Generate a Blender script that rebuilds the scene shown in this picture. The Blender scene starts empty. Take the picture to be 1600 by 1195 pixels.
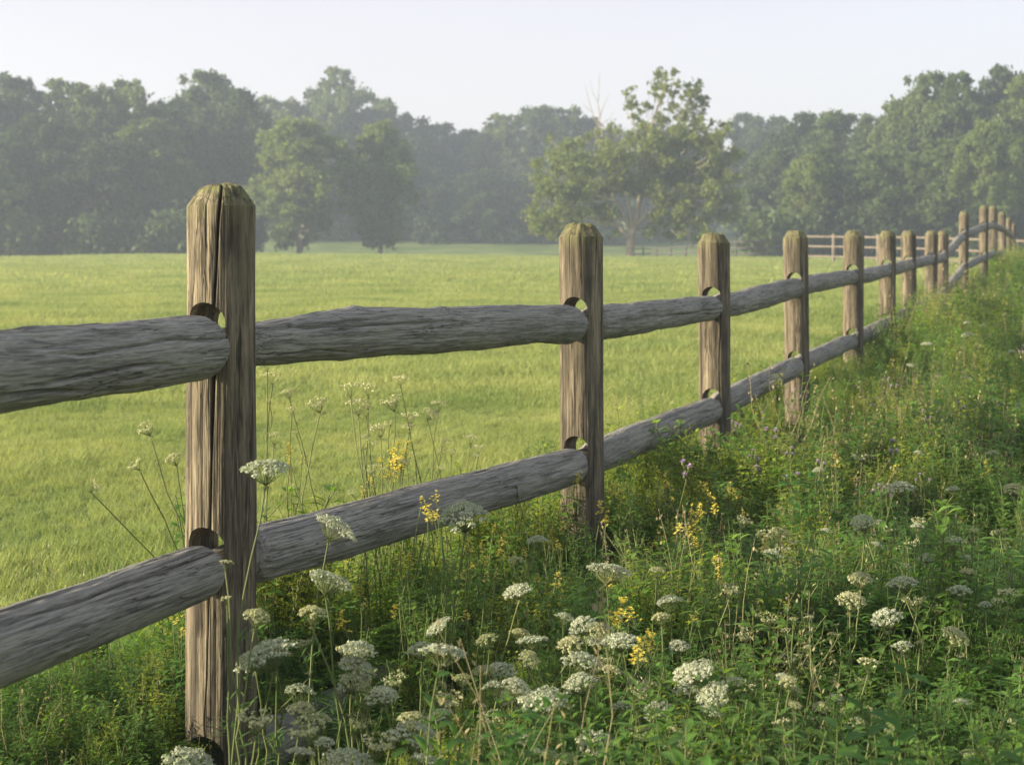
import bpy, math, random
import numpy as np
from mathutils import Vector, Matrix, Euler

# ------------------------------------------------------------------ camera, sky, sun, exposure
F = 2300.0            # focal length in photo pixels (photo is 1600 wide)
VH = 400.0            # height of the eye line in the photo
ZC = 1.30             # eye height
SC = bpy.context.scene
C = SC.collection
R = math.radians

cam = bpy.data.cameras.new('camera')
cam.sensor_width = 36; cam.lens = F * 36 / 1600
cam.shift_y = -(597.5 - VH) / 1600
cam.clip_start = 0.05; cam.clip_end = 3000
cam.dof.use_dof = True; cam.dof.focus_distance = 3.9; cam.dof.aperture_fstop = 7.0
co = bpy.data.objects.new('camera', cam); C.objects.link(co)
co.location = (0, 0, ZC); co.rotation_euler = (R(90), 0, 0)
SC.camera = co

SUN_EL, SUN_AZ = R(17), R(-103)        # azimuth clockwise from +Y (the view direction)
world = bpy.data.worlds.new('World'); SC.world = world; world.use_nodes = True
wn = world.node_tree; wn.nodes.clear()
sky = wn.nodes.new('ShaderNodeTexSky'); sky.sky_type = 'NISHITA'; sky.sun_disc = False
sky.sun_elevation = SUN_EL; sky.sun_rotation = SUN_AZ; sky.dust_density = 2; sky.air_density = 1.0
bg1 = wn.nodes.new('ShaderNodeBackground'); bg1.inputs['Strength'].default_value = 0.05
wn.links.new(sky.outputs[0], bg1.inputs[0])
# thin even morning overcast
tc = wn.nodes.new('ShaderNodeTexCoord'); sep = wn.nodes.new('ShaderNodeSeparateXYZ')
wn.links.new(tc.outputs['Generated'], sep.inputs[0])
cr = wn.nodes.new('ShaderNodeValToRGB')
cr.color_ramp.elements[0].position = 0.0; cr.color_ramp.elements[0].color = (0.97, 0.81, 0.84, 1)
cr.color_ramp.elements[1].position = 0.62
cr.color_ramp.elements.new(0.2).color = (0.97, 0.81, 0.84, 1); cr.color_ramp.elements[2].color = (0.64, 0.62, 0.66, 1)
wn.links.new(sep.outputs['Z'], cr.inputs[0])
nz = wn.nodes.new('ShaderNodeTexNoise'); nz.inputs['Scale'].default_value = 2.2; nz.inputs['Detail'].default_value = 4
mp = wn.nodes.new('ShaderNodeMapping'); mp.inputs['Scale'].default_value = (1, 1, 4)
wn.links.new(tc.outputs['Generated'], mp.inputs[0]); wn.links.new(mp.outputs[0], nz.inputs['Vector'])
mrn = wn.nodes.new('ShaderNodeMapRange'); mrn.inputs[1].default_value = .3; mrn.inputs[2].default_value = .7
mrn.inputs[3].default_value = .95; mrn.inputs[4].default_value = 1.03
wn.links.new(nz.outputs[0], mrn.inputs[0])
mul = wn.nodes.new('ShaderNodeVectorMath'); mul.operation = 'SCALE'
wn.links.new(cr.outputs[0], mul.inputs[0]); wn.links.new(mrn.outputs[0], mul.inputs['Scale'])
bg2 = wn.nodes.new('ShaderNodeBackground'); bg2.inputs['Strength'].default_value = 0.255
wn.links.new(mul.outputs[0], bg2.inputs[0])
add = wn.nodes.new('ShaderNodeAddShader'); wo = wn.nodes.new('ShaderNodeOutputWorld')
wn.links.new(bg1.outputs[0], add.inputs[0]); wn.links.new(bg2.outputs[0], add.inputs[1])
wn.links.new(add.outputs[0], wo.inputs[0])

sl = bpy.data.lights.new('sun', 'SUN'); sl.energy = 5.0; sl.angle = R(0.6); sl.color = (1.0, 0.86, 0.64)
so = bpy.data.objects.new('sun', sl); C.objects.link(so)
sdir = Vector((math.sin(SUN_AZ) * math.cos(SUN_EL), math.cos(SUN_AZ) * math.cos(SUN_EL), math.sin(SUN_EL)))
so.rotation_euler = sdir.to_track_quat('Z', 'Y').to_euler(); so.location = (-20, 0, 12)

SC.view_settings.view_transform = 'Standard'; SC.view_settings.look = 'None'
SC.view_settings.exposure = 1.27; SC.view_settings.gamma = 1
SC.render.engine = 'CYCLES'
cy = SC.cycles
cy.max_bounces = 6; cy.diffuse_bounces = 4; cy.glossy_bounces = 2; cy.transmission_bounces = 4
cy.volume_bounces = 1; cy.transparent_max_bounces = 4; cy.use_denoising = True
cy.sample_clamp_indirect = 4; cy.caustics_reflective = False; cy.caustics_refractive = False
HAZE = 0.0021

# ------------------------------------------------------------------ helpers
def P(u, v, Y):
    return Vector(((u - 800) / F * Y, Y, ZC - (v - VH) / F * Y))

def vnoise(p, seed=0):
    p = np.asarray(p, dtype=np.float64)
    i = np.floor(p).astype(np.int64); f = p - i; f = f * f * (3 - 2 * f)
    def h(a, b, c):
        n = (a * 374761393 + b * 668265263 + c * 2147483647 + seed * 1442695041) & 0xffffffff
        n = ((n ^ (n >> 13)) * 1274126177) & 0xffffffff
        n = ((n ^ (n >> 16)) * 2246822519) & 0xffffffff
        return ((n ^ (n >> 15)) & 0xffff) / 32767.5 - 1
    x, y, z = i[..., 0], i[..., 1], i[..., 2]; fx, fy, fz = f[..., 0], f[..., 1], f[..., 2]
    r = 0
    for dx in (0, 1):
        for dy in (0, 1):
            for dz in (0, 1):
                w = (fx if dx else 1 - fx) * (fy if dy else 1 - fy) * (fz if dz else 1 - fz)
                r = r + w * h(x + dx, y + dy, z + dz)
    return r

def fbm(p, seed=0, octv=4):
    a, s, r = 1.0, 1.0, 0
    for o in range(octv):
        r = r + a * vnoise(np.asarray(p) * s, seed + o); a *= .5; s *= 2.03
    return r

def mk(name, V, Fc, mats, mi=None, smooth=False):
    """mesh from arrays; Fc a list of (n,k) face arrays"""
    me = bpy.data.meshes.new(name)
    V = np.asarray(V, dtype=np.float32).reshape(-1, 3)
    if not isinstance(Fc, list): Fc = [Fc]
    Fc = [np.asarray(f, dtype=np.int32) for f in Fc if len(f)]
    me.vertices.add(len(V)); me.vertices.foreach_set('co', V.ravel())
    tot = np.concatenate([np.full(len(f), f.shape[1], np.int32) for f in Fc])
    lp = np.concatenate([f.ravel() for f in Fc])
    st = np.concatenate([[0], np.cumsum(tot)[:-1]]).astype(np.int32)
    me.loops.add(len(lp)); me.loops.foreach_set('vertex_index', lp)
    me.polygons.add(len(tot)); me.polygons.foreach_set('loop_start', st)
    try: me.polygons.foreach_set('loop_total', tot)
    except Exception: pass
    if smooth: me.polygons.foreach_set('use_smooth', np.ones(len(tot), bool))
    for m in (mats if isinstance(mats, (list, tuple)) else [mats]): me.materials.append(m)
    if mi is not None: me.polygons.foreach_set('material_index', np.asarray(mi, np.int32))
    me.update(calc_edges=True)
    return me

def ob(name, me, parent=None, loc=None, link=True):
    o = bpy.data.objects.new(name, me)
    if link: C.objects.link(o)
    if parent: o.parent = parent
    if loc is not None: o.location = loc
    return o

def tag(o, label=None, cat=None, group=None, kind=None):
    if label: o['label'] = label
    if cat: o['category'] = cat
    if group: o['group'] = group
    if kind: o['kind'] = kind
    return o

def thing(name, label, cat, loc, group=None):
    return tag(ob(name, None, None, loc), label, cat, group)

class MB:
    """collects geometry pieces (tris and quads, two slots of material index)"""
    def __init__(s): s.v = []; s.q = []; s.t = []; s.qm = []; s.tm = []; s.n = 0
    def add(s, V, Q=None, T=None, m=0):
        V = np.asarray(V, float).reshape(-1, 3)
        if Q is not None and len(Q): Q = np.asarray(Q); s.q.append(Q + s.n); s.qm.append(np.full(len(Q), m))
        if T is not None and len(T): T = np.asarray(T); s.t.append(T + s.n); s.tm.append(np.full(len(T), m))
        s.v.append(V); s.n += len(V)
    def tube(s, pts, rad, k=6, m=0, cap=True):
        pts = np.asarray(pts, float); n = len(pts)
        rad = np.broadcast_to(np.asarray(rad, float), (n,))
        tg = np.gradient(pts, axis=0); tg /= np.linalg.norm(tg, axis=1)[:, None] + 1e-9
        up = np.array([0, 0, 1.0]) if abs(tg[0, 2]) < .9 else np.array([1.0, 0, 0])
        a = np.cross(tg, up); a /= np.linalg.norm(a, axis=1)[:, None] + 1e-9
        b = np.cross(tg, a)
        th = np.arange(k) * 2 * np.pi / k
        V = pts[:, None] + rad[:, None, None] * (np.cos(th)[None, :, None] * a[:, None] + np.sin(th)[None, :, None] * b[:, None])
        i = np.arange(n - 1)[:, None] * k; j = np.arange(k)[None]; j2 = (j + 1) % k
        Q = np.stack([i + j, i + j2, i + k + j2, i + k + j], -1).reshape(-1, 4)
        T = None; V = V.reshape(-1, 3)
        if cap:
            V = np.vstack([V, pts[-1:]]); e = (n - 1) * k
            T = np.stack([e + np.arange(k), e + (np.arange(k) + 1) % k, np.full(k, n * k)], -1)
        s.add(V, Q, T, m)
    def mesh(s, name, mats, smooth=False):
        Fc, mi = [], []
        if s.q: Fc.append(np.concatenate(s.q)); mi.append(np.concatenate(s.qm))
        if s.t: Fc.append(np.concatenate(s.t)); mi.append(np.concatenate(s.tm))
        return mk(name, np.concatenate(s.v), Fc, mats, np.concatenate(mi), smooth)

def unit(a): return a / (np.linalg.norm(a, axis=-1, keepdims=True) + 1e-9)

# ------------------------------------------------------------------ materials
def newmat(name):
    m = bpy.data.materials.new(name); m.use_nodes = True; m.node_tree.nodes.clear()
    return m, m.node_tree.nodes, m.node_tree.links

def leafmat(name, c1, c2, trans=.4, patch=None, patch_scale=.5, rnd=.5, rough=.55, tcol=None):
    """leaf shader: colour varies from leaf patch to leaf patch and plant to plant"""
    m, N, L = newmat(name)
    oi = N.new('ShaderNodeObjectInfo'); geo = N.new('ShaderNodeNewGeometry')
    n1 = N.new('ShaderNodeTexNoise'); n1.inputs['Scale'].default_value = patch_scale; n1.inputs['Detail'].default_value = 3
    L.new(geo.outputs['Position'], n1.inputs['Vector'])
    mx = N.new('ShaderNodeMath'); mx.operation = 'MULTIPLY_ADD'; mx.inputs[1].default_value = rnd
    L.new(oi.outputs['Random'], mx.inputs[0])
    sub = N.new('ShaderNodeMath'); sub.operation = 'MULTIPLY_ADD'; sub.inputs[1].default_value = 1.6; sub.inputs[2].default_value = -.3 - rnd / 2
    L.new(n1.outputs[0], sub.inputs[0]); L.new(sub.outputs[0], mx.inputs[2])
    mixc = N.new('ShaderNodeMix'); mixc.data_type = 'RGBA'; mixc.clamp_factor = True
    L.new(mx.outputs[0], mixc.inputs['Factor'])
    mixc.inputs[6].default_value = (*c1, 1); mixc.inputs[7].default_value = (*c2, 1)
    hs = N.new('ShaderNodeHueSaturation'); L.new(mixc.outputs[2], hs.inputs['Color'])
    rp = N.new('ShaderNodeMapRange'); rp.inputs[3].default_value = .75; rp.inputs[4].default_value = 1.25
    L.new(geo.outputs['Random Per Island'], rp.inputs[0]); L.new(rp.outputs[0], hs.inputs['Value'])
    d = N.new('ShaderNodeBsdfPrincipled'); d.inputs['Roughness'].default_value = rough
    d.inputs['Specular IOR Level'].default_value = .3
    L.new(hs.outputs[0], d.inputs['Base Color'])
    t = N.new('ShaderNodeBsdfTranslucent'); 
    mt = N.new('ShaderNodeMix'); mt.data_type = 'RGBA'; mt.blend_type = 'MULTIPLY'; mt.inputs['Factor'].default_value = 1
    L.new(hs.outputs[0], mt.inputs[6]); mt.inputs[7].default_value = (*(tcol or (1.5, 1.35, .6)), 1)
    L.new(mt.outputs[2], t.inputs['Color'])
    ms = N.new('ShaderNodeMixShader'); ms.inputs[0].default_value = trans
    L.new(d.outputs[0], ms.inputs[1]); L.new(t.outputs[0], ms.inputs[2])
    o = N.new('ShaderNodeOutputMaterial'); L.new(ms.outputs[0], o.inputs[0])
    return m

def woodmat(name, axis, cols, dark, moss=0.0, grain=1.0, stain=.25):
    """weathered timber: streaks, checks and stains drawn out along the grain"""
    m, N, L = newmat(name)
    tcn = N.new('ShaderNodeTexCoord'); oi = N.new('ShaderNodeObjectInfo')
    off = N.new('ShaderNodeVectorMath'); off.operation = 'MULTIPLY_ADD'
    cmb = N.new('ShaderNodeCombineXYZ')
    for k in range(3): L.new(oi.outputs['Random'], cmb.inputs[k])
    L.new(cmb.outputs[0], off.inputs[0]); off.inputs[1].default_value = (17, 31, 23)
    L.new(tcn.outputs['Object'], off.inputs[2])
    def noise(sc_across, sc_along, detail=6, rough=.6, dist=0):
        mpn = N.new('ShaderNodeMapping')
        mpn.inputs['Scale'].default_value = (sc_along, sc_across, sc_across) if axis == 'X' else (sc_across, sc_across, sc_along)
        L.new(off.outputs[0], mpn.inputs[0])
        n = N.new('ShaderNodeTexNoise'); n.inputs['Scale'].default_value = 1
        n.inputs['Detail'].default_value = detail; n.inputs['Roughness'].default_value = rough
        n.inputs['Distortion'].default_value = dist
        L.new(mpn.outputs[0], n.inputs['Vector']); return n.outputs[0]
    nb = noise(9, 1.1, 3); ns = noise(70 * grain, 3.6, 6, .7, .4); nf = noise(230 * grain, 13, 4, .7, .3); nstain = noise(14, 5, 5, .65)
    ramp = N.new('ShaderNodeValToRGB'); e = ramp.color_ramp.elements
    e[0].position = .3; e[0].color = (*cols[0], 1); e[1].position = .7; e[1].color = (*cols[2], 1)
    em = ramp.color_ramp.elements.new(.5); em.color = (*cols[1], 1)
    comb = N.new('ShaderNodeMath'); comb.operation = 'MULTIPLY_ADD'; comb.inputs[1].default_value = .55
    half = N.new('ShaderNodeMath'); half.operation = 'MULTIPLY'; half.inputs[1].default_value = .45
    L.new(ns, half.inputs[0]); L.new(nb, comb.inputs[0]); L.new(half.outputs[0], comb.inputs[2])
    L.new(comb.outputs[0], ramp.inputs[0])
    # dark checks
    chk = N.new('ShaderNodeMapRange'); chk.inputs[1].default_value = .36; chk.inputs[2].default_value = .47
    L.new(ns, chk.inputs[0])
    mixd = N.new('ShaderNodeMix'); mixd.data_type = 'RGBA'; L.new(chk.outputs[0], mixd.inputs['Factor'])
    mixd.inputs[6].default_value = (*dark, 1); L.new(ramp.outputs[0], mixd.inputs[7])
    fine = N.new('ShaderNodeMapRange'); fine.inputs[1].default_value = .3; fine.inputs[2].default_value = .7
    fine.inputs[3].default_value = .5; fine.inputs[4].default_value = 1.45
    L.new(nf, fine.inputs[0])
    hs = N.new('ShaderNodeHueSaturation'); L.new(mixd.outputs[2], hs.inputs['Color']); L.new(fine.outputs[0], hs.inputs['Value'])
    st = N.new('ShaderNodeMapRange'); st.inputs[1].default_value = .52; st.inputs[2].default_value = .68; st.inputs[4].default_value = .75
    L.new(nstain, st.inputs[0])
    mixs = N.new('ShaderNodeMix'); mixs.data_type = 'RGBA'; L.new(st.outputs[0], mixs.inputs['Factor'])
    L.new(hs.outputs[0], mixs.inputs[6]); mixs.inputs[7].default_value = (dark[0] * 1.8, dark[1] * 1.9, dark[2] * 1.7, 1)
    last = mixs.outputs[2]
    nl_ = noise(48 * grain, 2.0, 3, .55, .35)
    sb = N.new('ShaderNodeMath'); sb.operation = 'SUBTRACT'; sb.inputs[1].default_value = .5; L.new(nl_, sb.inputs[0])
    ab = N.new('ShaderNodeMath'); ab.operation = 'ABSOLUTE'; L.new(sb.outputs[0], ab.inputs[0])
    lm = N.new('ShaderNodeMapRange'); lm.inputs[1].default_value = .003; lm.inputs[2].default_value = .016; L.new(ab.outputs[0], lm.inputs[0])
    gate = N.new('ShaderNodeMapRange'); gate.inputs[1].default_value = .42; gate.inputs[2].default_value = .58; L.new(noise(12, 3, 3), gate.inputs[0])
    mxx = N.new('ShaderNodeMath'); mxx.operation = 'MAXIMUM'; L.new(lm.outputs[0], mxx.inputs[0]); L.new(gate.outputs[0], mxx.inputs[1])
    mixl = N.new('ShaderNodeMix'); mixl.data_type = 'RGBA'; L.new(mxx.outputs[0], mixl.inputs['Factor'])
    mixl.inputs[6].default_value = (.02, .019, .016, 1); L.new(last, mixl.inputs[7]); last = mixl.outputs[2]
    wst = N.new('ShaderNodeMapRange'); wst.inputs[1].default_value = .46; wst.inputs[2].default_value = .60; wst.inputs[4].default_value = stain
    L.new(noise(34, 1.4, 5, .65), wst.inputs[0])
    mixw = N.new('ShaderNodeMix'); mixw.data_type = 'RGBA'; L.new(wst.outputs[0], mixw.inputs['Factor']); L.new(last, mixw.inputs[6])
    mixw.inputs[7].default_value = (dark[0] * 1.3, dark[1] * 1.35, dark[2] * 1.3, 1); last = mixw.outputs[2]
    if moss > 0:   # moss and algae on the cut top of the post
        sp = N.new('ShaderNodeSeparateXYZ'); L.new(tcn.outputs['Object'], sp.inputs[0])
        mr = N.new('ShaderNodeMapRange'); mr.inputs[1].default_value = moss - .05; mr.inputs[2].default_value = moss + .05
        L.new(sp.outputs['Z'], mr.inputs[0])
        mm = N.new('ShaderNodeMath'); mm.operation = 'MULTIPLY'; L.new(mr.outputs[0], mm.inputs[0])
        nm = noise(45, 30, 5); nmr = N.new('ShaderNodeMapRange'); nmr.inputs[1].default_value = .35; nmr.inputs[2].default_value = .6
        L.new(nm, nmr.inputs[0]); L.new(nmr.outputs[0], mm.inputs[1])
        mixm = N.new('ShaderNodeMix'); mixm.data_type = 'RGBA'; L.new(mm.outputs[0], mixm.inputs['Factor'])
        L.new(last, mixm.inputs[6]); mixm.inputs[7].default_value = (.17, .18, .07, 1); last = mixm.outputs[2]
    b = N.new('ShaderNodeBsdfPrincipled'); b.inputs['Roughness'].default_value = .85; b.inputs['Specular IOR Level'].default_value = .25
    L.new(last, b.inputs['Base Color'])
    hg0 = N.new('ShaderNodeMath'); hg0.operation = 'ADD'; L.new(chk.outputs[0], hg0.inputs[0]); L.new(mxx.outputs[0], hg0.inputs[1])
    hgt = N.new('ShaderNodeMath'); hgt.operation = 'MULTIPLY_ADD'; hgt.inputs[1].default_value = .5
    L.new(nf, hgt.inputs[0]); L.new(hg0.outputs[0], hgt.inputs[2])
    bp = N.new('ShaderNodeBump'); bp.inputs['Strength'].default_value = .7; bp.inputs['Distance'].default_value = .0035
    L.new(hgt.outputs[0], bp.inputs['Height']); L.new(bp.outputs[0], b.inputs['Normal'])
    o = N.new('ShaderNodeOutputMaterial'); L.new(b.outputs[0], o.inputs[0])
    return m

def plain(name, c, rough=.8, c2=None, scale=30):
    m, N, L = newmat(name)
    b = N.new('ShaderNodeBsdfPrincipled'); b.inputs['Roughness'].default_value = rough; b.inputs['Specular IOR Level'].default_value = .25
    n = N.new('ShaderNodeTexNoise'); n.inputs['Scale'].default_value = scale; n.inputs['Detail'].default_value = 4
    t = N.new('ShaderNodeTexCoord'); L.new(t.outputs['Object'], n.inputs['Vector'])
    r = N.new('ShaderNodeValToRGB'); r.color_ramp.elements[0].position = .35; r.color_ramp.elements[1].position = .65
    r.color_ramp.elements[0].color = (*c, 1); r.color_ramp.elements[1].color = (*(c2 or [x * 1.3 for x in c]), 1)
    L.new(n.outputs[0], r.inputs[0]); L.new(r.outputs[0], b.inputs['Base Color'])
    o = N.new('ShaderNodeOutputMaterial'); L.new(b.outputs[0], o.inputs[0])
    return m

M = {}
M['post'] = woodmat('post_wood', 'Z', [(.105, .088, .06), (.19, .16, .108), (.36, .305, .205)], (.042, .036, .029), moss=1.385, stain=.7)
M['rail'] = woodmat('rail_wood', 'X', [(.20, .19, .165), (.265, .255, .225), (.35, .335, .295)], (.165, .155, .135), grain=1.6)
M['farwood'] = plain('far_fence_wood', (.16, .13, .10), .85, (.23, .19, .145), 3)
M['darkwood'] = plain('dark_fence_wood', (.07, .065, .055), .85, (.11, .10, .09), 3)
M['bark'] = plain('bark', (.13, .11, .085), .9, (.24, .21, .17), 2.5)
M['palebark'] = plain('pale_bark', (.30, .25, .19), .9, (.42, .36, .28), 2.5)
M['tree_a'] = leafmat('leaves_green', (.055, .105, .026), (.135, .185, .045), .45, patch_scale=.25)
M['tree_b'] = leafmat('leaves_dark', (.035, .068, .024), (.085, .125, .038), .4, patch_scale=.25)
M['tree_c'] = leafmat('leaves_yellow', (.10, .16, .042), (.20, .26, .07), .48, patch_scale=.3)
M['grass'] = leafmat('grass_blades', (.19, .29, .08), (.48, .52, .20), .5, patch_scale=.7, rnd=.4, tcol=(1.2, 1.12, .75))
M['w_grass'] = leafmat('tall_grass', (.09, .21, .045), (.24, .40, .09), .58, patch_scale=1.2, rnd=.6)
M['w_leaf'] = leafmat('herb_leaves', (.085, .21, .045), (.25, .42, .085), .58, patch_scale=1.2, rnd=.7)
M['w_leaf2'] = leafmat('feathery_leaves', (.08, .19, .055), (.20, .34, .10), .55, patch_scale=1.2, rnd=.6)
M['w_yel'] = leafmat('sun_tinted_lime_leaves', (.28, .39, .05), (.52, .58, .09), .6, patch_scale=1.5, rnd=.5)  # yellow-green foliage, lightened further so its colour carries the sunlit band
M['stem'] = leafmat('stems', (.10, .15, .045), (.20, .22, .085), .15, patch_scale=2)
M['drystem'] = leafmat('dry_stems', (.20, .18, .09), (.32, .28, .15), .1, patch_scale=2)
M['white'] = leafmat('carrot_florets', (.44, .50, .34), (.64, .66, .52), .4, patch_scale=8, rnd=.4, tcol=(1, 1, .85))
M['bud'] = leafmat('green_buds', (.38, .42, .22), (.60, .60, .38), .35, patch_scale=8, rnd=.5, tcol=(1.1, 1.05, .7))
M['yellow'] = leafmat('yellow_petals', (.80, .68, .10), (.90, .82, .22), .4, patch_scale=8, rnd=.4, tcol=(1.1, 1.05, .6))
M['purple'] = leafmat('purple_petals', (.46, .36, .48), (.62, .52, .62), .35, patch_scale=8, rnd=.4, tcol=(1, .9, 1))

# ------------------------------------------------------------------ lie of the land
POSTS = [  # photo x of the post, depth, top z above the eye line
    (-2000, 1.10, .20), (346, 3.41, .163), (911, 5.45, .118), (1118, 7.45, .113), (1246.5, 9.6, .163), (1333, 11.8, .20),
    (1386, 14.0, .238), (1421.5, 16.2, .275), (1453.5, 18.5, .314), (1473.5, 20.7, .351), (1505, 22.9, .70),
    (1536.5, 24.9, .86), (1551, 27.6, .95), (1567, 30.6, .93), (1576, 34.0, .88), (1582, 38.0, .84)]
PH = 1.43
px = np.array([(u - 800) / F * Y for u, Y, t in POSTS]); px[0] = -1.22
py = np.array([Y for u, Y, t in POSTS]); pt = np.array([t for u, Y, t in POSTS])
pz = ZC + pt - PH
pz[10:] -= np.array([.10, .14, .18, .18, .05, .05])     # posts here stand a little prouder of the bank
fx = lambda y: np.interp(y, np.concatenate([[-40], py, [80]]), np.concatenate([[-9], px, [px[-1] + 15]]))
fz = lambda y: np.interp(y, np.concatenate([[-40], py, [50, 60]]), np.concatenate([[ZC - 1.28], pz, [ZC - .75, ZC - .5]]))

def ground(x, y):
    x = np.asarray(x, float); y = np.asarray(y, float)
    b = ZC + np.interp(y, [-80, 0, 5, 10, 20, 40, 60, 76, 84, 96, 112, 126, 140, 152, 200, 260, 360, 520],
                       [-1.3, -1.27, -1.29, -1.26, -1.08, -.72, -.34, -.06, -.10, -.50, -.62, -.15, .95, 1.9, 4.2, 8.0, 10, 11])
    crest = np.exp(-((y - 79) / 22) ** 2)
    u = x / np.maximum(y, 5) * F + 800
    b = b + crest * np.interp(x, [-40, -28, -20, -12, -3, 6, 16, 30], [-.45, -.17, .03, .09, .03, -.07, -.14, -.1])
    b = b + .05 * vnoise(np.stack([x * .12, y * .12, x * 0], -1), 5) * np.clip(y / 30, .2, 1)
    b = b + .9 * fbm(np.stack([x * .012, y * .012, x * 0], -1), 9, 2) * np.clip((y - 110) / 60, 0, 1)
    d = fz(y) - b
    lat = x - fx(y)
    w = np.where(lat > 0, np.exp(-(lat / 9) ** 2), np.exp(-(lat / 2.6) ** 2)) * np.clip((60 - y) / 12, 0, 1)
    return b + d * w

gx = np.concatenate([np.linspace(-280, -60, 24)[:-1], np.linspace(-60, -14, 47)[:-1], np.linspace(-14, 14, 141)[:-1], np.linspace(14, 60, 47)[:-1], np.linspace(60, 280, 24)])
gy = np.concatenate([np.linspace(-80, 0, 21)[:-1], np.linspace(0, 40, 161)[:-1], np.linspace(40, 180, 141)[:-1], np.linspace(180, 480, 41)])
GX, GY = np.meshgrid(gx, gy); GZ = ground(GX, GY)
nx_, ny_ = len(gx), len(gy)
ii = (np.arange(ny_ - 1)[:, None] * nx_ + np.arange(nx_ - 1)[None]).ravel()
gm, N, L = newmat('turf')
geo = N.new('ShaderNodeNewGeometry')
def tn(s, d=5):
    n = N.new('ShaderNodeTexNoise'); n.inputs['Scale'].default_value = s; n.inputs['Detail'].default_value = d
    L.new(geo.outputs['Position'], n.inputs['Vector']); return n
a = tn(.25); b_ = tn(9); 
r1 = N.new('ShaderNodeValToRGB'); r1.color_ramp.elements[0].position = .35; r1.color_ramp.elements[1].position = .65
r1.color_ramp.elements[0].color = (.10, .155, .04, 1); r1.color_ramp.elements[1].color = (.21, .26, .08, 1)
L.new(a.outputs[0], r1.inputs[0])
mr = N.new('ShaderNodeMapRange'); mr.inputs[1].default_value = .3; mr.inputs[2].default_value = .7; mr.inputs[3].default_value = .55; mr.inputs[4].default_value = 1.25
L.new(b_.outputs[0], mr.inputs[0])
hs = N.new('ShaderNodeHueSaturation'); L.new(r1.outputs[0], hs.inputs['Color']); L.new(mr.outputs[0], hs.inputs['Value'])
bs = N.new('ShaderNodeBsdfPrincipled'); bs.inputs['Roughness'].default_value = .95; bs.inputs['Specular IOR Level'].default_value = .1
L.new(hs.outputs[0], bs.inputs['Base Color'])
bpn = N.new('ShaderNodeBump'); bpn.inputs['Distance'].default_value = .06; bpn.inputs['Strength'].default_value = .8
L.new(b_.outputs[0], bpn.inputs['Height']); L.new(bpn.outputs[0], bs.inputs['Normal'])
on = N.new('ShaderNodeOutputMaterial'); L.new(bs.outputs[0], on.inputs[0])
field = ob('field', mk('field', np.stack([GX, GY, GZ], -1), np.stack([ii, ii + 1, ii + nx_ + 1, ii + nx_], -1), gm, smooth=True))
tag(field, kind='structure')

# a pale strip of track beyond the weeds on the right
tx = np.linspace(36, 62, 40); wv = np.linspace(-1, 1, 7)
TV = []
for y in tx:
    for w in wv: 
        x = 20 + (y - 40) * .95 + w * 1.0 ; TV.append((x, y - w * .9, 0))
TV = np.array(TV); TV[:, 2] = ground(TV[:, 0], TV[:, 1]) + .03 
ii = (np.arange(39)[:, None] * 7 + np.arange(6)[None]).ravel()
path = ob('path', mk('path', TV, np.stack([ii, ii + 1, ii + 8, ii + 7], -1), plain('dry_earth', (.34, .27, .20), .95, (.46, .38, .29), 3), smooth=True))
tag(path, kind='structure')

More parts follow.
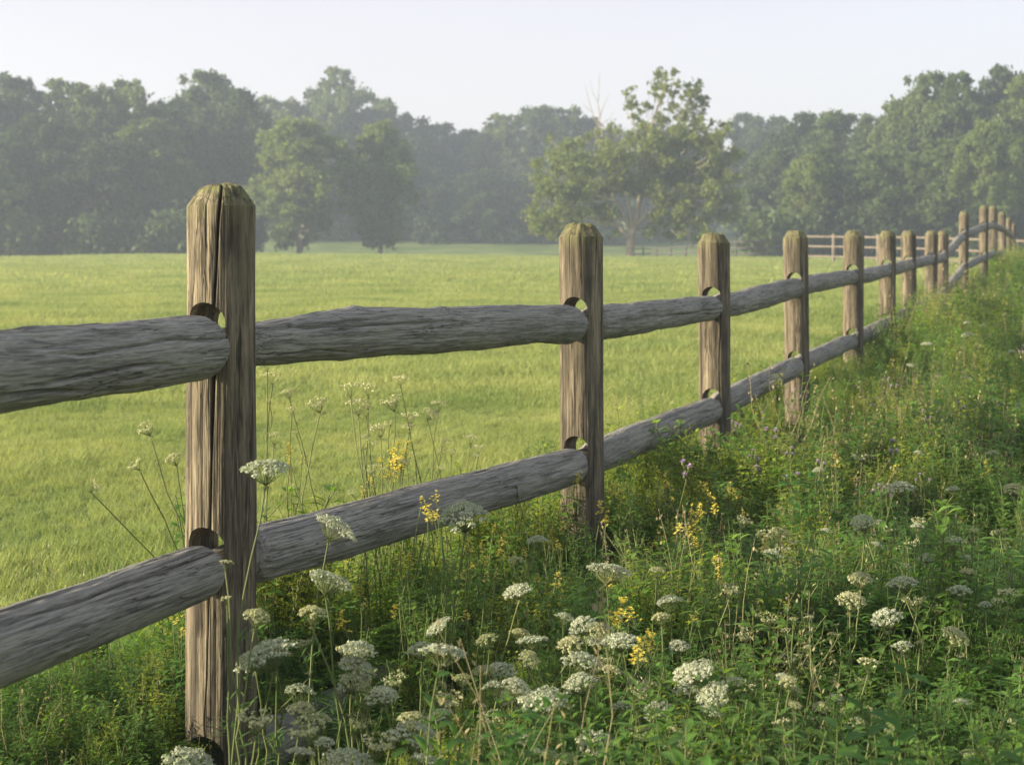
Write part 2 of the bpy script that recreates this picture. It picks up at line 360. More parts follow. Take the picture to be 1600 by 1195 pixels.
# ------------------------------------------------------------------ split rail fence
SLOTS = [.268, .777, 1.25]            # top of each mortise below the post top
SLOT_H, SLOT_W = .150, .096
def post_mesh(seed, nt, nz_, rad=.08, crack=None, small=1.0):
    rng = np.random.RandomState(seed)
    th = np.linspace(0, 2 * np.pi, nt, endpoint=False)
    if crack is not None:   # crowd columns round the big drying crack
        s = th.copy() - np.pi
        s = np.sign(s) * (np.abs(s) / np.pi) ** 2.1 * np.pi
        th = s
        zc_ = crack
    zz = np.concatenate([np.linspace(-.25, PH - .048, nz_), PH - .048 + np.linspace(0, 1, 9)[1:] * .043])
    Z, T = np.meshgrid(zz, th, indexing='ij')
    Tr = T.copy()
    if crack is not None:
        drift = np.interp(Z, [-.3, .3, .8, 1.16, 1.43], [-.55, -.42, -.30, -.22, -.02])
        drift += .035 * vnoise(np.stack([Z * 9, Z * 0, Z * 0], -1), 3)
        Tr = T + crack + drift
    ct, stn = np.cos(Tr), np.sin(Tr)
    rr = np.full_like(Z, rad) * (1 + .012 * (Z < .4))
    rr += .0035 * fbm(np.stack([ct * 1.6, stn * 1.6, Z * 1.4], -1), seed, 3)
    q = np.stack([ct * 11, stn * 11, Z * 2.2], -1)
    n = fbm(q, seed + 11, 3); rr -= .0018 * np.clip(-n - .25, 0, 1) * 1.6
    q2 = np.stack([ct * 34, stn * 34, Z * 3], -1); rr += .0009 * vnoise(q2, seed + 20)
    if crack is not None:
        wdt = np.interp(Z, [-.3, .7, 1.1, 1.45], [.012, .020, .038, .042]) * np.clip(1.1 + .6 * vnoise(np.stack([Z * 5, Z * 0, Z * 0 + 7], -1), 5), .25, 2)
        rr -= .030 * np.exp(-(T / wdt) ** 2)
    else:
        for k in range(3):
            a0 = rng.uniform(0, 2 * np.pi); z0 = rng.uniform(.3, 1.2); l = rng.uniform(.2, .6)
            dd = (Tr - a0 - .08 * vnoise(np.stack([Z * 4, Z * 0, Z * 0], -1), seed + k) + np.pi) % (2 * np.pi) - np.pi
            rr -= .010 * np.exp(-(dd / .028) ** 2) * np.clip(1.2 - ((Z - z0) / l) ** 2 * 1.2, 0, 1)
    ch = np.clip((Z - (PH - .048)) / .043, 0, 1)
    rr -= ch * .030 * (1 + .07 * vnoise(np.stack([ct * 2, stn * 2, Z * 0], -1), seed + 40))
    zoff = ch * .006 * fbm(np.stack([ct * 3, stn * 3, Z * 10], -1), seed + 50)
    V = np.stack([rr * ct, rr * stn, Z + zoff], -1)
    nz2 = len(zz)
    V = V.reshape(-1, 3)
    Q = []
    i = np.arange(nz2 - 1)[:, None] * nt; j = np.arange(nt)[None]; j2 = (j + 1) % nt
    Q = np.stack([i + j, i + j2, i + nt + j2, i + nt + j], -1).reshape(-1, 4)
    Vt = V[(nz2 - 1) * nt:]
    last = (nz2 - 1) * nt + np.arange(nt)
    Qs = [Q]; Vs = [V]; base = len(V)
    for f_ in (.66, .33):
        ring = Vt.copy(); ring[:, :2] *= f_
        ring[:, 2] = PH + .002 + .004 * fbm(np.stack([ring[:, 0] * 60, ring[:, 1] * 60, ring[:, 0] * 0], -1), seed + 60, 2)
        if crack is not None: 
            ring[:, 2] -= .012 * np.exp(-(th / .09) ** 2)
        Vs.append(ring); cur = base + np.arange(nt)
        Qs.append(np.stack([last, np.roll(last, -1), np.roll(cur, -1), cur], -1)); last = cur; base += nt
    Vs.append(np.array([[0, 0, PH + .003], [0, 0, -.25]]))
    T1 = np.stack([last, np.roll(last, -1), np.full(nt, base)], -1)
    bot = np.arange(nt); T2 = np.stack([np.roll(bot, -1), bot, np.full(nt, base + 1)], -1)
    me = mk('post', np.concatenate(Vs), [np.concatenate(Qs), np.concatenate([T1, T2])], M['post'], smooth=True)
    # mortises, cut right through along local X
    mb = MB(); 
    for d in SLOTS:
        z1 = PH - d; z0 = z1 - SLOT_H; w = SLOT_W / 2; prof = []
        for k in range(13):
            a_ = math.pi * k / 12; prof.append((w * math.cos(a_), z1 - w + w * math.sin(a_)))
        for k in range(13):
            a_ = math.pi + math.pi * k / 12; prof.append((w * math.cos(a_), z0 + w + w * math.sin(a_)))
        prof = np.array(prof); n = len(prof)
        A = np.column_stack([np.full(n, -.2), prof]); B = np.column_stack([np.full(n, .2), prof])
        j = np.arange(n); j2 = (j + 1) % n
        V2 = np.vstack([A, B, [[-.2, 0, (z0 + z1) / 2], [.2, 0, (z0 + z1) / 2]]])
        mb.add(V2, np.stack([j, j2, n + j2, n + j], -1), np.vstack([np.stack([j2, j, np.full(n, 2 * n)], -1), np.stack([n + j, n + j2, np.full(n, 2 * n + 1)], -1)]))
    cme = mb.mesh('cut', [M['post']])
    import bmesh
    bm = bmesh.new(); bm.from_mesh(cme); bmesh.ops.recalc_face_normals(bm, faces=bm.faces); bm.to_mesh(cme); bm.free()
    bm = bmesh.new(); bm.from_mesh(me); bmesh.ops.recalc_face_normals(bm, faces=bm.faces); bm.to_mesh(me); bm.free()
    o1 = ob('tmp', me); o2 = ob('tmpcut', cme)
    md = o1.modifiers.new('b', 'BOOLEAN'); md.operation = 'DIFFERENCE'; md.object = o2; md.solver = 'EXACT'
    dg = bpy.context.evaluated_depsgraph_get()
    res = bpy.data.meshes.new_from_object(o1.evaluated_get(dg)); res.name = 'post'
    bpy.data.objects.remove(o1); bpy.data.objects.remove(o2); bpy.data.meshes.remove(me); bpy.data.meshes.remove(cme)
    sm = np.ones(len(res.polygons), bool); res.polygons.foreach_set('use_smooth', sm)
    try: res.set_sharp_from_angle(angle=R(27))
    except Exception: pass
    return res

def rail_mesh(seed, Lr, na, nl, r0=.070, near_thin=False, bumps=1.0, tl=.085):
    """rail along +X from 0 to Lr between post axes; body narrows to a tenon at both ends"""
    rng = np.random.RandomState(seed)
    s = np.linspace(0, 1, nl); 
    x = np.concatenate([np.linspace(.02, .17, max(8, nl // 10)), np.linspace(.17, Lr - .17, nl)[1:-1], np.linspace(Lr - .17, Lr + .02, max(10, nl // 8))])
    th = np.linspace(0, 2 * np.pi, na, endpoint=False)
    X, T = np.meshgrid(x, th, indexing='ij'); c, sn = np.cos(T), np.sin(T)
    body = r0 * (1 + .05 * np.sin(X / Lr * np.pi)) * (1 + bumps * .045 * vnoise(np.stack([X * 2.2, X * 0, X * 0], -1), seed))
    if near_thin: body = body * np.interp(X, [0, .1, .5, .9], [.74, .76, .97, 1.0])
    k0 = np.clip((X - tl) / .06, 0, 1); k1 = np.clip((Lr - tl - X) / (.045 + .03 * (seed % 2)), 0, 1)
    dome = lambda k: np.sqrt(np.clip(1 - (1 - k) ** 2, 0, 1))
    ten = .0435
    rr = ten + (body - ten) * dome(k0) * dome(k1)
    rr += bumps * .0035 * fbm(np.stack([X * 5, c * 1.3, sn * 1.3], -1), seed + 3, 3)
    amp = np.clip(dome(k0) * dome(k1), .2, 1)
    n = fbm(np.stack([X * 4.5, c * 7, sn * 7], -1), seed + 8, 4); rr -= amp * .0026 * np.clip(-n - .25, 0, 1) * 1.5
    rr += amp * .0011 * vnoise(np.stack([X * 9, c * 20, sn * 20], -1), seed + 9) + amp * .0008 * vnoise(np.stack([X * 30, c * 34, sn * 34], -1), seed + 10)
    for k in range(10):       # long drying checks that wander across the grain
        a0 = rng.uniform(0, 2 * np.pi) if k > 2 else rng.uniform(3.5, 5.6); x0 = rng.uniform(.2, Lr - .2); l = rng.uniform(.15, .7); sl_ = rng.uniform(-.25, .25)
        dd = (T - a0 - sl_ * (X - x0) - .12 * vnoise(np.stack([X * 6, X * 0, X * 0 + k], -1), seed + k) + np.pi) % (2 * np.pi) - np.pi
        rr -= amp * rng.uniform(.010, .020) * np.exp(-(dd / .048) ** 2) * np.clip(1 - ((X - x0) / l) ** 2, 0, 1)
    for k in range(4):        # knots
        a0 = rng.uniform(0, 2 * np.pi); x0 = rng.uniform(.3, Lr - .3)
        dd = (T - a0 + np.pi) % (2 * np.pi) - np.pi; dist = np.sqrt((dd * r0) ** 2 + (X - x0) ** 2)
        rr += amp * bumps * (.006 * np.exp(-(dist / .035) ** 2) - .008 * np.exp(-(dist / .010) ** 2))
    sag = .012 * np.sin(X / Lr * np.pi) * rng.uniform(-1, 1) + .006 * vnoise(np.stack([X * 1.7, X * 0, X * 0], -1), seed + 30) * amp
    V = np.stack([X, rr * c, rr * sn + sag], -1).reshape(-1, 3); nl2 = len(x)
    i = np.arange(nl2 - 1)[:, None] * na; j = np.arange(na)[None]; j2 = (j + 1) % na
    Q = np.stack([i + j, i + j2, i + na + j2, i + na + j], -1).reshape(-1, 4)
    V = np.vstack([V, [[x[0], 0, 0], [x[-1] + .004, 0, 0]]])
    jj = np.arange(na); e = (nl2 - 1) * na
    T_ = np.vstack([np.stack([np.roll(jj, -1), jj, np.full(na, nl2 * na)], -1), np.stack([e + jj, e + np.roll(jj, -1), np.full(na, nl2 * na + 1)], -1)])
    return mk('rail', V, [Q, T_], M['rail'], smooth=True)

fence = thing('wooden_fence', 'weathered three-rail timber fence of round posts running from the foreground to the far right', 'fence', (float(px[1]), float(py[1]), float(pz[1])))
f0 = fence.location.copy()
# the crack of the first post faces the eye
post_dir = []
for i in range(len(POSTS)):
    a_ = max(i - 1, 0); b2 = min(i + 1, len(POSTS) - 1)
    post_dir.append(math.atan2(py[b2] - py[a_], px[b2] - px[a_]))
eye_ang = math.atan2(-py[1], -px[1]) - post_dir[1]
near_post = post_mesh(1, 260, 300, crack=eye_ang)
mid_posts = [post_mesh(20 + k, 150, 150) for k in range(3)]
for i in range(1, len(POSTS)):
    me = near_post if i == 1 else mid_posts[(i * 2) % 3]
    o = ob('post', me, fence)
    o.location = Vector((px[i], py[i], pz[i])) - f0
    rng = random.Random(i * 7)
    o.rotation_euler = (0 if i == 1 else rng.uniform(-.012, .012), 0 if i == 1 else rng.uniform(-.012, .012), post_dir[i] if i < 3 else post_dir[i])
    if i == 2: o.rotation_euler[1] = .008
    extra = ZC + pt[i] - (pz[i] + PH)
    if abs(extra) > .001: o.location.z += extra * .9
    if i >= 10: o.scale = (.93, .93, 1)
def slot_z(i, k):
    base = ZC + pt[i] if i < 10 else ZC + pt[i] - (ZC + pt[i] - pz[i] - PH) * .1
    return base - SLOTS[k] - SLOT_H + .048
rail_cache = {}
for i in range(0, len(POSTS) - 1):
    for k in range(3):
        if i == 0 and k == 2: continue
        a_ = Vector((px[i], py[i], slot_z(i, k))); b2 = Vector((px[i + 1], py[i + 1], slot_z(i + 1, k)))
        if i == 0: a_.z += [.02, .10, 0][k]
        if i == 9 and k == 0: pass
        d = b2 - a_; Lr = d.length
        hi = i in (0, 1); mid = i in (2, 3)
        seed = 100 + i * 3 + k
        if hi: me = rail_mesh(seed, Lr, 200, 420, r0=[.071, .062, .062][k] if i == 0 else .066, near_thin=(i == 1 and k == 0), bumps=1.1 if k == 0 else .6)
        elif mid: me = rail_mesh(seed, Lr, 96, 200, r0=.064)
        else:
            me = rail_mesh(seed, Lr, 48, 70, r0=.060)
        o = ob('rail', me, fence); o.location = a_ - f0
        o.rotation_euler = d.to_track_quat('X', 'Z').to_euler()

# ------------------------------------------------------------------ far fences
def far_fence(name, label, pts, mat, spacing, h, rails, pr, rr_):
    base = Vector(pts[0]); t = thing(name, label, 'fence', (base.x, base.y, float(ground(base.x, base.y))))
    t0 = t.location.copy(); prev = None; idx = 0
    seglist = []
    for a_, b2 in zip(pts[:-1], pts[1:]):
        a_ = Vector((a_[0], a_[1])); b2 = Vector((b2[0], b2[1])); n = max(1, round((b2 - a_).length / spacing))
        for k in range(n): seglist.append(a_.lerp(b2, k / n))
    seglist.append(Vector((pts[-1][0], pts[-1][1])))
    mb = MB(); z = np.array([0, h * .5, h - .03, h, h]); mb.tube(np.column_stack([0 * z, 0 * z, z - np.array([.2, 0, 0, 0, 0])]), [pr, pr, pr, pr * .8, pr * .2], 10)
    pm = mb.mesh('post', [mat], True)
    for p in seglist:
        z = float(ground(p.x, p.y)); o = ob('post', pm, t); o.location = Vector((p.x, p.y, z)) - t0
        if prev is not None:
            for rz in rails:
                mb = MB(); q0 = Vector((prev.x, prev.y, prevz + rz)) - t0; q1 = Vector((p.x, p.y, z + rz)) - t0
                qm = (q0 + q1) / 2; qm.z += random.Random(idx).uniform(-.02, .02)
                mb.tube([q0, q0.lerp(qm, .5), qm, qm.lerp(q1, .5), q1], [rr_ * .8, rr_, rr_, rr_, rr_ * .8], 8)
                ob('rail', mb.mesh('rail', [mat], True), t); idx += 1
        prev = p; prevz = z
    return t
def XY(u, Y): return ((u - 800) / F * Y, Y)
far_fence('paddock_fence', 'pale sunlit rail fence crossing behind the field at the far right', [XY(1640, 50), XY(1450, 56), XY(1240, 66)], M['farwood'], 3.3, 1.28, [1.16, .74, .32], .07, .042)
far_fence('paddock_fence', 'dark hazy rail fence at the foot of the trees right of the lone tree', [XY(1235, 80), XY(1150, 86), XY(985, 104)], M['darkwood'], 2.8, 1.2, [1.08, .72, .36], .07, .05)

# ------------------------------------------------------------------ trees
def leaves(centres, size, rng, droop=.0, aspect=1.6):
    n = len(centres)
    nrm = unit(rng.normal(size=(n, 3)) + np.array([0, 0, .35])); 
    a_ = unit(np.cross(nrm, rng.normal(size=(n, 3)))); b2 = np.cross(nrm, a_)
    s = (size * rng.uniform(.6, 1.35, n))[:, None]
    V = np.stack([centres - a_ * s * aspect * .5, centres - b2 * s * .38 + nrm * s * .06, centres + a_ * s * aspect * .5 - nrm * s * .12, centres + b2 * s * .38 + nrm * s * .06], 1)
    return V.reshape(-1, 3), np.arange(n * 4).reshape(n, 4)

def fill_clumps(cl, per, rng, squash=.85):
    """leaf centres in a set of clumps (x,y,z,r): most near the clump's skin, ragged by noise"""
    out = []
    for x, y, z, r in cl:
        n = int(per * (r ** 2)); 
        d = unit(rng.normal(size=(n, 3)) + np.array([0, 0, .25]))
        rad = r * np.where(rng.uniform(0, 1, n) < .55, rng.uniform(.3, 1, n), np.minimum(1.35, np.abs(rng.normal(0, .7, n)))) * (1 + .35 * vnoise(d * 2.3 + x, int(abs(x * 7)) % 97))
        p = d * rad[:, None] * np.array([1, 1, squash]) + np.array([x, y, z]); out.append(p)
    return np.concatenate(out)

def crown_clumps(rng, H, W, z0, n, lobes=6, pointy=.5):
    """clump centres: several large lobes each broken into smaller clumps on its shell"""
    big = []
    for k in range(lobes):
        t = (k + .5) / lobes; a_ = k * 2.4 + rng.uniform(-.5, .5)
        wz = math.sin(math.pi * min(.97, (t * .82 + .14)) ** (1.0 + pointy * .4))
        r = W * .5 * rng.uniform(.34, .52) * (.75 + .5 * wz)
        off = max(0, W * .5 * wz - r * .85) * rng.uniform(.7, 1.1)
        big.append((math.cos(a_) * off, math.sin(a_) * off, z0 + (H - z0) * t - r * .1 * 0, r))
    big.append((rng.normal(0, .1) * W, rng.normal(0, .1) * W, H - W * .30, W * .30)); big.append((0, 0, z0 + (H - z0) * .45, W * .33))
    cl = []
    for (x, y, z, r) in big:
        m = max(5, int(n / len(big)))
        d = unit(rng.normal(size=(m, 3)) + np.array([0, 0, .2])); rr = r * rng.uniform(.75, 1.12, m)
        p = d * rr[:, None] * np.array([1, 1, .9]) + np.array([x, y, z])
        for q in p: cl.append((q[0], q[1], min(max(q[2], z0 * .8), H * 1.03), r * rng.uniform(.16, .42)))
    return cl, big

def trunk_mesh(rng, H, z0, big, cl, r, mat, k=8, twigs=14):
    mb = MB()
    top = H * .8; n = 9; zz = np.linspace(-.3, top, n)
    bx = np.cumsum(rng.normal(0, .012 * H, n)); by = np.cumsum(rng.normal(0, .012 * H, n)); bx -= bx[0]; by -= by[0]
    rad = r * (1 - .85 * np.linspace(0, 1, n)) ; rad[0] *= 1.5; rad[1] *= 1.05
    mb.tube(np.column_stack([bx, by, zz]), rad, k)
    def at(z): return np.array([np.interp(z, zz, bx), np.interp(z, zz, by), z]), float(np.interp(z, zz, rad))
    idx = rng.permutation(len(cl))[:twigs]
    tg = [b[:3] for b in big] + [cl[i][:3] for i in idx]
    for q in tg:
        q = np.array(q); hz = np.hypot(q[0], q[1]); zs = max(z0 * .55, q[2] - hz * .9 - H * .05); zs = min(zs, top * .9)
        p, rr = at(zs); t = np.linspace(0, 1, 6)[:, None]
        mid_ = p * (1 - t) + q * t; mid_[:, 2] -= (np.sin(t[:, 0] * np.pi) * hz * .12); mid_ += rng.normal(0, .02 * hz + .01, mid_.shape) * np.sin(t * np.pi)
        mb.tube(mid_, np.maximum(rr * .62 * (1 - .8 * t[:, 0]), .012), 6)
    return mb.mesh('trunk', [mat], True)

CROWNS = {}
def crown_variant(key, seed, H, W, z0, mat, per, leaf, n=70, lobes=7, pointy=.5):
    rng = np.random.RandomState(seed)
    cl, big = crown_clumps(rng, H, W, z0, n, lobes, pointy)
    pts = fill_clumps(cl, per, rng)
    V, Q = leaves(pts, leaf, rng)
    CROWNS[key] = (mk('crown', V, [Q], M[mat]), trunk_mesh(rng, H, z0, big, cl, .018 * H + .03, M['bark']))
# kinds at unit height 10 m
for k in range(4): crown_variant('round%d' % k, 40 + k, 10, 6.6, 1.0, 'tree_a', 420, .21, 260, 15)
for k in range(3): crown_variant('dark%d' % k, 60 + k, 10, 6.6, .6, 'tree_b', 420, .21, 260, 15)
for k in range(3): crown_variant('light%d' % k, 80 + k, 10, 7.0, 1.7, 'tree_c', 460, .19, 260, 15, .6)

ORD = ['first', 'second', 'third', 'fourth', 'fifth', 'sixth', 'seventh', 'eighth', 'ninth', 'tenth', 'eleventh', 'twelfth', 'thirteenth', 'fourteenth', 'fifteenth', 'sixteenth', 'seventeenth', 'eighteenth', 'nineteenth', 'twentieth', 'twenty-first', 'twenty-second', 'twenty-third', 'twenty-fourth']
def place_tree(u, vtop, Y, wpx, kind, label, group=None, dz=0, name='broadleaf_tree'):
    """u: photo x of the trunk, vtop: photo y of the crown's top, wpx: crown width"""
    x, y = XY(u, Y); z = float(ground(x, y)) + dz
    H = (ZC - (vtop - VH) / F * Y) - z; W = wpx / F * Y * (1.25 if kind[0] != 'l' else 1.05)
    cr_, tr = CROWNS[kind]; t = thing(name, label, 'tree', (x, y, z), group)
    w0 = {'r': 6.6, 'd': 6.6, 'l': 7.0}[kind[0]]
    rz = random.Random(int(u * 7 + vtop)).uniform(0, 6.28); s = (W / w0 / 1.08, W / w0 / 1.08, H / 10.2)
    for nm, me in (('trunk', tr), ('crown', cr_)):
        o = ob(nm, me, t); o.scale = s; o.rotation_euler = (0, 0, rz)
    return t
wood = [  # left wood beyond the crest
 (-60, 150, 104, 190, 'dark0'), (20, 130, 108, 170, 'dark1'), (95, 134, 112, 150, 'round0'), (150, 145, 104, 140, 'dark2'), (205, 138, 110, 130, 'round1'),
 (255, 178, 104, 130, 'dark0'), (318, 126, 112, 150, 'round2'), (372, 150, 108, 130, 'dark1'), (430, 163, 150, 130, 'round3'),
 (525, 114, 148, 105, 'round0'), (492, 148, 152, 100, 'dark1'), (565, 178, 150, 140, 'dark2'), (602, 163, 156, 100, 'round1'), (645, 192, 150, 130, 'dark0'),
 (460, 240, 142, 120, 'dark1'), (540, 235, 144, 130, 'dark0'), (615, 240, 142, 120, 'dark2'),
 (60, 190, 98, 150, 'dark2'), (140, 225, 97, 150, 'dark1'), (340, 215, 107, 150, 'dark2'), (10, 230, 96, 160, 'dark0'), (400, 215, 146, 110, 'dark0')]
wood_r = [
 (690, 200, 160, 110, 'dark1'), (735, 210, 158, 110, 'dark2'), (780, 184, 152, 110, 'round0'), (830, 176, 150, 115, 'dark0'), (880, 176, 150, 110, 'round3'), (920, 192, 152, 100, 'dark1'),
 (760, 270, 140, 110, 'dark2'), (850, 280, 140, 120, 'dark1'), (680, 270, 142, 110, 'dark0'), (935, 270, 138, 110, 'dark1'), (1010, 200, 150, 120, 'dark0'), (1080, 215, 148, 110, 'dark2'),
 (1165, 186, 150, 110, 'dark2'), (1215, 190, 140, 90, 'dark1')]
right = [
 (1255, 186, 112, 120, 'dark1'), (1310, 184, 108, 130, 'round1'), (1370, 190, 104, 110, 'dark0'), (1200, 230, 116, 90, 'dark2'),
 (1405, 172, 100, 100, 'round3'), (1450, 128, 98, 130, 'round2'), (1500, 124, 96, 120, 'round0'), (1560, 117, 100, 120, 'dark2'), (1610, 130, 92, 130, 'round1'), (1650, 120, 98, 130, 'dark0'),
 (1215, 240, 104, 100, 'dark1'), (1290, 235, 96, 130, 'round0'), (1385, 245, 92, 130, 'round3'), (1470, 225, 90, 140, 'round1'), (1540, 215, 88, 130, 'round2'), (1610, 220, 86, 130, 'round0'), (1340, 280, 92, 110, 'dark1')]
def plant(rows, where, group, front=None):
    rows = sorted(rows)
    for i, (u, v, Y, w, kd) in enumerate(rows):
        colr = {'r': 'mid green', 'd': 'dark green', 'l': 'yellow-green'}[kd[0]]
        place_tree(u, v, Y, w, kd, 'hazy %s broadleaf tree, %s from the left %s' % (colr, ORD[i], where), group)
plant(wood, 'in the tall wood on the left', 'trees of the wood on the left')
plant(wood_r, 'in the misty middle wood', 'trees of the misty wood in the middle')
plant(right, 'in the near wood on the right', 'trees of the wood on the right')
G = 'lighter trees standing in front of the woods'
place_tree(470, 196, 97, 175, 'light0', 'pale sunlit yellow-green tree with a broad crown right of the nearest post', G, name='field_tree')
place_tree(592, 198, 99, 135, 'light1', 'pale sunlit yellow-green tree with a narrow crown, standing before the left wood', G, name='field_tree')
place_tree(232, 195, 101, 130, 'round1', 'tall dull green tree in front of the wood left of the nearest post', G, name='field_tree')
place_tree(285, 258, 99, 80, 'round3', 'small green tree just left of the nearest post top', G, name='field_tree')
place_tree(-15, 260, 92, 110, 'light1', 'pale green tree cut off by the left edge of the view', G, name='field_tree')
place_tree(1265, 250, 92, 95, 'light2', 'light green tree standing before the right wood above the fourth post', G, name='field_tree')
place_tree(1545, 200, 84, 110, 'light0', 'tall light green tree before the right wood above the far end of the fence', G, name='field_tree')

# low shrubs at the wood's foot, one sheet of distant wood on the hill
rng = np.random.RandomState(5)
cl = []
for k in range(620):
    y = rng.uniform(215, 300); x = rng.uniform(-.42, .42) * y
    if abs(x / y * F + 800 - 1148) < 22 and y < 260: continue
    z = float(ground(x, y)); h = rng.uniform(8, 11.5); r = rng.uniform(2.2, 4.2)
    for q in range(4): cl.append((x + rng.uniform(-2, 2), y + rng.uniform(-2, 2), z + h * (q + .8) / 4.2, r * (1 - .12 * q)))
pts = fill_clumps(cl, 9, rng, .9); V, Q = leaves(pts, .9, rng)
tag(ob('distant_wood', mk('distant_wood', V, [Q], M['tree_b'])), 'far wooded hillside fading into the haze behind the nearer trees', 'woodland', kind='stuff')
cl = []
for (u0, u1, Y) in ((-60, 340, 91), (385, 680, 141), (640, 960, 138), (1180, 1660, 88), (1000, 1110, 140)):
    for k in range(int((u1 - u0) / 5.5)):
        x, y = XY(rng.uniform(u0, u1), Y + rng.uniform(0, 12)); z = float(ground(x, y))
        for q in range(3): cl.append((x + rng.uniform(-.8, .8), y, z + rng.uniform(.4, 2.6), rng.uniform(.6, 1.3)))
pts = fill_clumps(cl, 70, rng, .9); V, Q = leaves(pts, .3, rng)
tag(ob('undergrowth', mk('undergrowth', V, [Q], M['tree_b'])), 'dark undergrowth along the foot of the woods', 'undergrowth', kind='stuff')

# the lone tree
def lone_tree():
    Y = 80.0; x0, _ = XY(985, Y); z0 = float(ground(x0, Y)); t = thing('lone_tree', 'large open-crowned tree with pale forking limbs and bare top twigs standing alone beyond the field', 'tree', (x0, Y, z0))
    s = Y / F; rng = np.random.RandomState(12)
    def q(u, v, dy=0): return np.array([(u - 985) * s, dy, (408 - v) * s])
    cls = [(850, 345, 26), (838, 330, 14), (875, 305, 32), (852, 272, 24), (878, 243, 28), (905, 222, 18), (925, 285, 36), (905, 352, 26), (950, 240, 28), (945, 335, 24), (975, 262, 30), (1002, 225, 22), (840, 352, 18),
           (986, 170, 11), (980, 148, 8), (996, 190, 10), (1012, 205, 14), (1035, 128, 14), (1022, 140, 9), (1048, 118, 10), (1032, 160, 10), (1062, 138, 9), (1082, 135, 12), (1092, 152, 13), (1100, 172, 12), (1090, 192, 14), (1062, 192, 12), (1045, 178, 9), (1030, 190, 10),
           (1045, 230, 28), (1088, 235, 30), (1122, 212, 14), (1132, 200, 9), (1136, 250, 20), (1110, 288, 32), (1060, 290, 30), (1138, 318, 20), (1078, 345, 30), (1118, 350, 22), (1025, 345, 20), (1012, 292, 20), (1052, 378, 16), (1095, 380, 16),
           (872, 378, 12), (862, 225, 10), (1140, 285, 16), (1015, 370, 12), (895, 385, 12), (960, 205, 10), (930, 212, 10), (1065, 255, 24), (900, 265, 24), (985, 300, 20), (960, 372, 9), (1145, 345, 14), (1120, 385, 12), (885, 335, 26), (925, 320, 26), (965, 300, 20), (1000, 275, 20), (1035, 270, 24), (1030, 310, 22), (1060, 330, 22), (1095, 320, 24), (860, 365, 18), (900, 300, 24), (1075, 215, 22), (1105, 262, 24), (1020, 240, 22), (1050, 205, 16), (1078, 170, 12), (1050, 150, 10), (1015, 225, 16), (1100, 370, 18), (1070, 158, 12), (1100, 160, 9), (1012, 172, 9), (1042, 145, 9), (1050, 168, 9), (1020, 152, 7), (1075, 148, 8), (1096, 205, 14), (1112, 195, 8), (1000, 178, 7), (990, 158, 6), (1040, 195, 12), (1070, 182, 10), (1110, 222, 16), (1085, 290, 24), (1060, 315, 22), (1095, 265, 20), (1040, 340, 18)]
    cl = []
    for (u, v, r) in cls:
        dm = 55 if v > 210 else 20
        for k in range(7 if r > 16 else 5):
            a_ = rng.uniform(0, 6.28); rr = r * .85 * math.sqrt(rng.uniform(0, 1))
            p = q(u + rr * math.cos(a_), v + rr * .8 * math.sin(a_), rng.uniform(-dm, dm) * s)
            cl.append((*p, r * s * rng.uniform(.38, .85)))
    pts = fill_clumps(cl, 320, rng, .8); V, Q = leaves(pts, .15, rng, aspect=1.8)
    ob('crown', mk('crown', V, [Q], M['tree_lone']), t)
    mb = MB()
    def limb(pl, r0, r1, k=7):
        pl = [np.array(p) for p in pl]; P_ = np.array([q(p[0], p[1], (p[2] if len(p) > 2 else 0) * s) for p in pl])
        n = len(P_) * 4; tt = np.linspace(0, len(P_) - 1, n); W_ = np.column_stack([np.interp(tt, np.arange(len(P_)), P_[:, c]) for c in range(3)])
        for _ in range(2): W_[1:-1] = (W_[:-2] + W_[1:-1] * 2 + W_[2:]) / 4
        W_ += rng.normal(0, .018, W_.shape); mb.tube(W_, np.linspace(r0, r1, n), k)
    limb([(985, 418), (985, 395), (986, 372)], .27, .2, 10)
    limb([(985, 380), (972, 362), (952, 350), (930, 342), (905, 345)], .13, .04)
    limb([(986, 372), (976, 345), (962, 318), (950, 295), (925, 270)], .12, .035)
    limb([(986, 372), (988, 345), (980, 315), (972, 290), (960, 250)], .13, .035)
    limb([(986, 375), (996, 345), (998, 318), (1004, 290), (1003, 255), (1015, 210), (1030, 165), (1038, 130)], .17, .03)
    limb([(1004, 290), (1030, 260), (1055, 220), (1080, 180), (1090, 150)], .08, .02)
    limb([(990, 360), (1020, 330, -20), (1060, 305, -30), (1110, 290, -20)], .11, .03)
    limb([(990, 365), (1030, 350, 20), (1075, 350, 30)], .08, .03)
    limb([(1003, 300), (1045, 280, 25), (1090, 250, 20), (1130, 215, 10)], .08, .02)
    limb([(972, 300), (948, 262), (942, 230), (937, 190), (934, 160), (937, 118)], .06, .012, 5)
    limb([(942, 215), (925, 180), (914, 138)], .035, .01, 5); limb([(937, 190), (944, 168), (953, 150)], .025, .008, 4)
    limb([(934, 165), (926, 150), (922, 130)], .02, .008, 4); limb([(925, 180), (916, 172), (908, 165)], .02, .008, 4); limb([(940, 200), (952, 190), (960, 178)], .02, .008, 4)
    limb([(1003, 255), (992, 210), (986, 165), (984, 140)], .045, .012, 5)
    limb([(962, 318), (930, 310), (880, 300)], .05, .02); limb([(930, 342), (890, 350), (850, 350)], .04, .015)
    for c in cl[::4]:
        b0 = q(992, 330, 0) * .22 + np.array(c[:3]) * .78; 
        tt = np.linspace(0, 1, 5)[:, None]; pth = b0 * (1 - tt) + np.array(c[:3]) * tt; pth[:, 2] -= .1 * np.sin(tt[:, 0] * np.pi)
        mb.tube(pth, np.linspace(.022, .008, 5), 5)
    ob('trunk', mb.mesh('trunk', [M['palebark']], True), t)
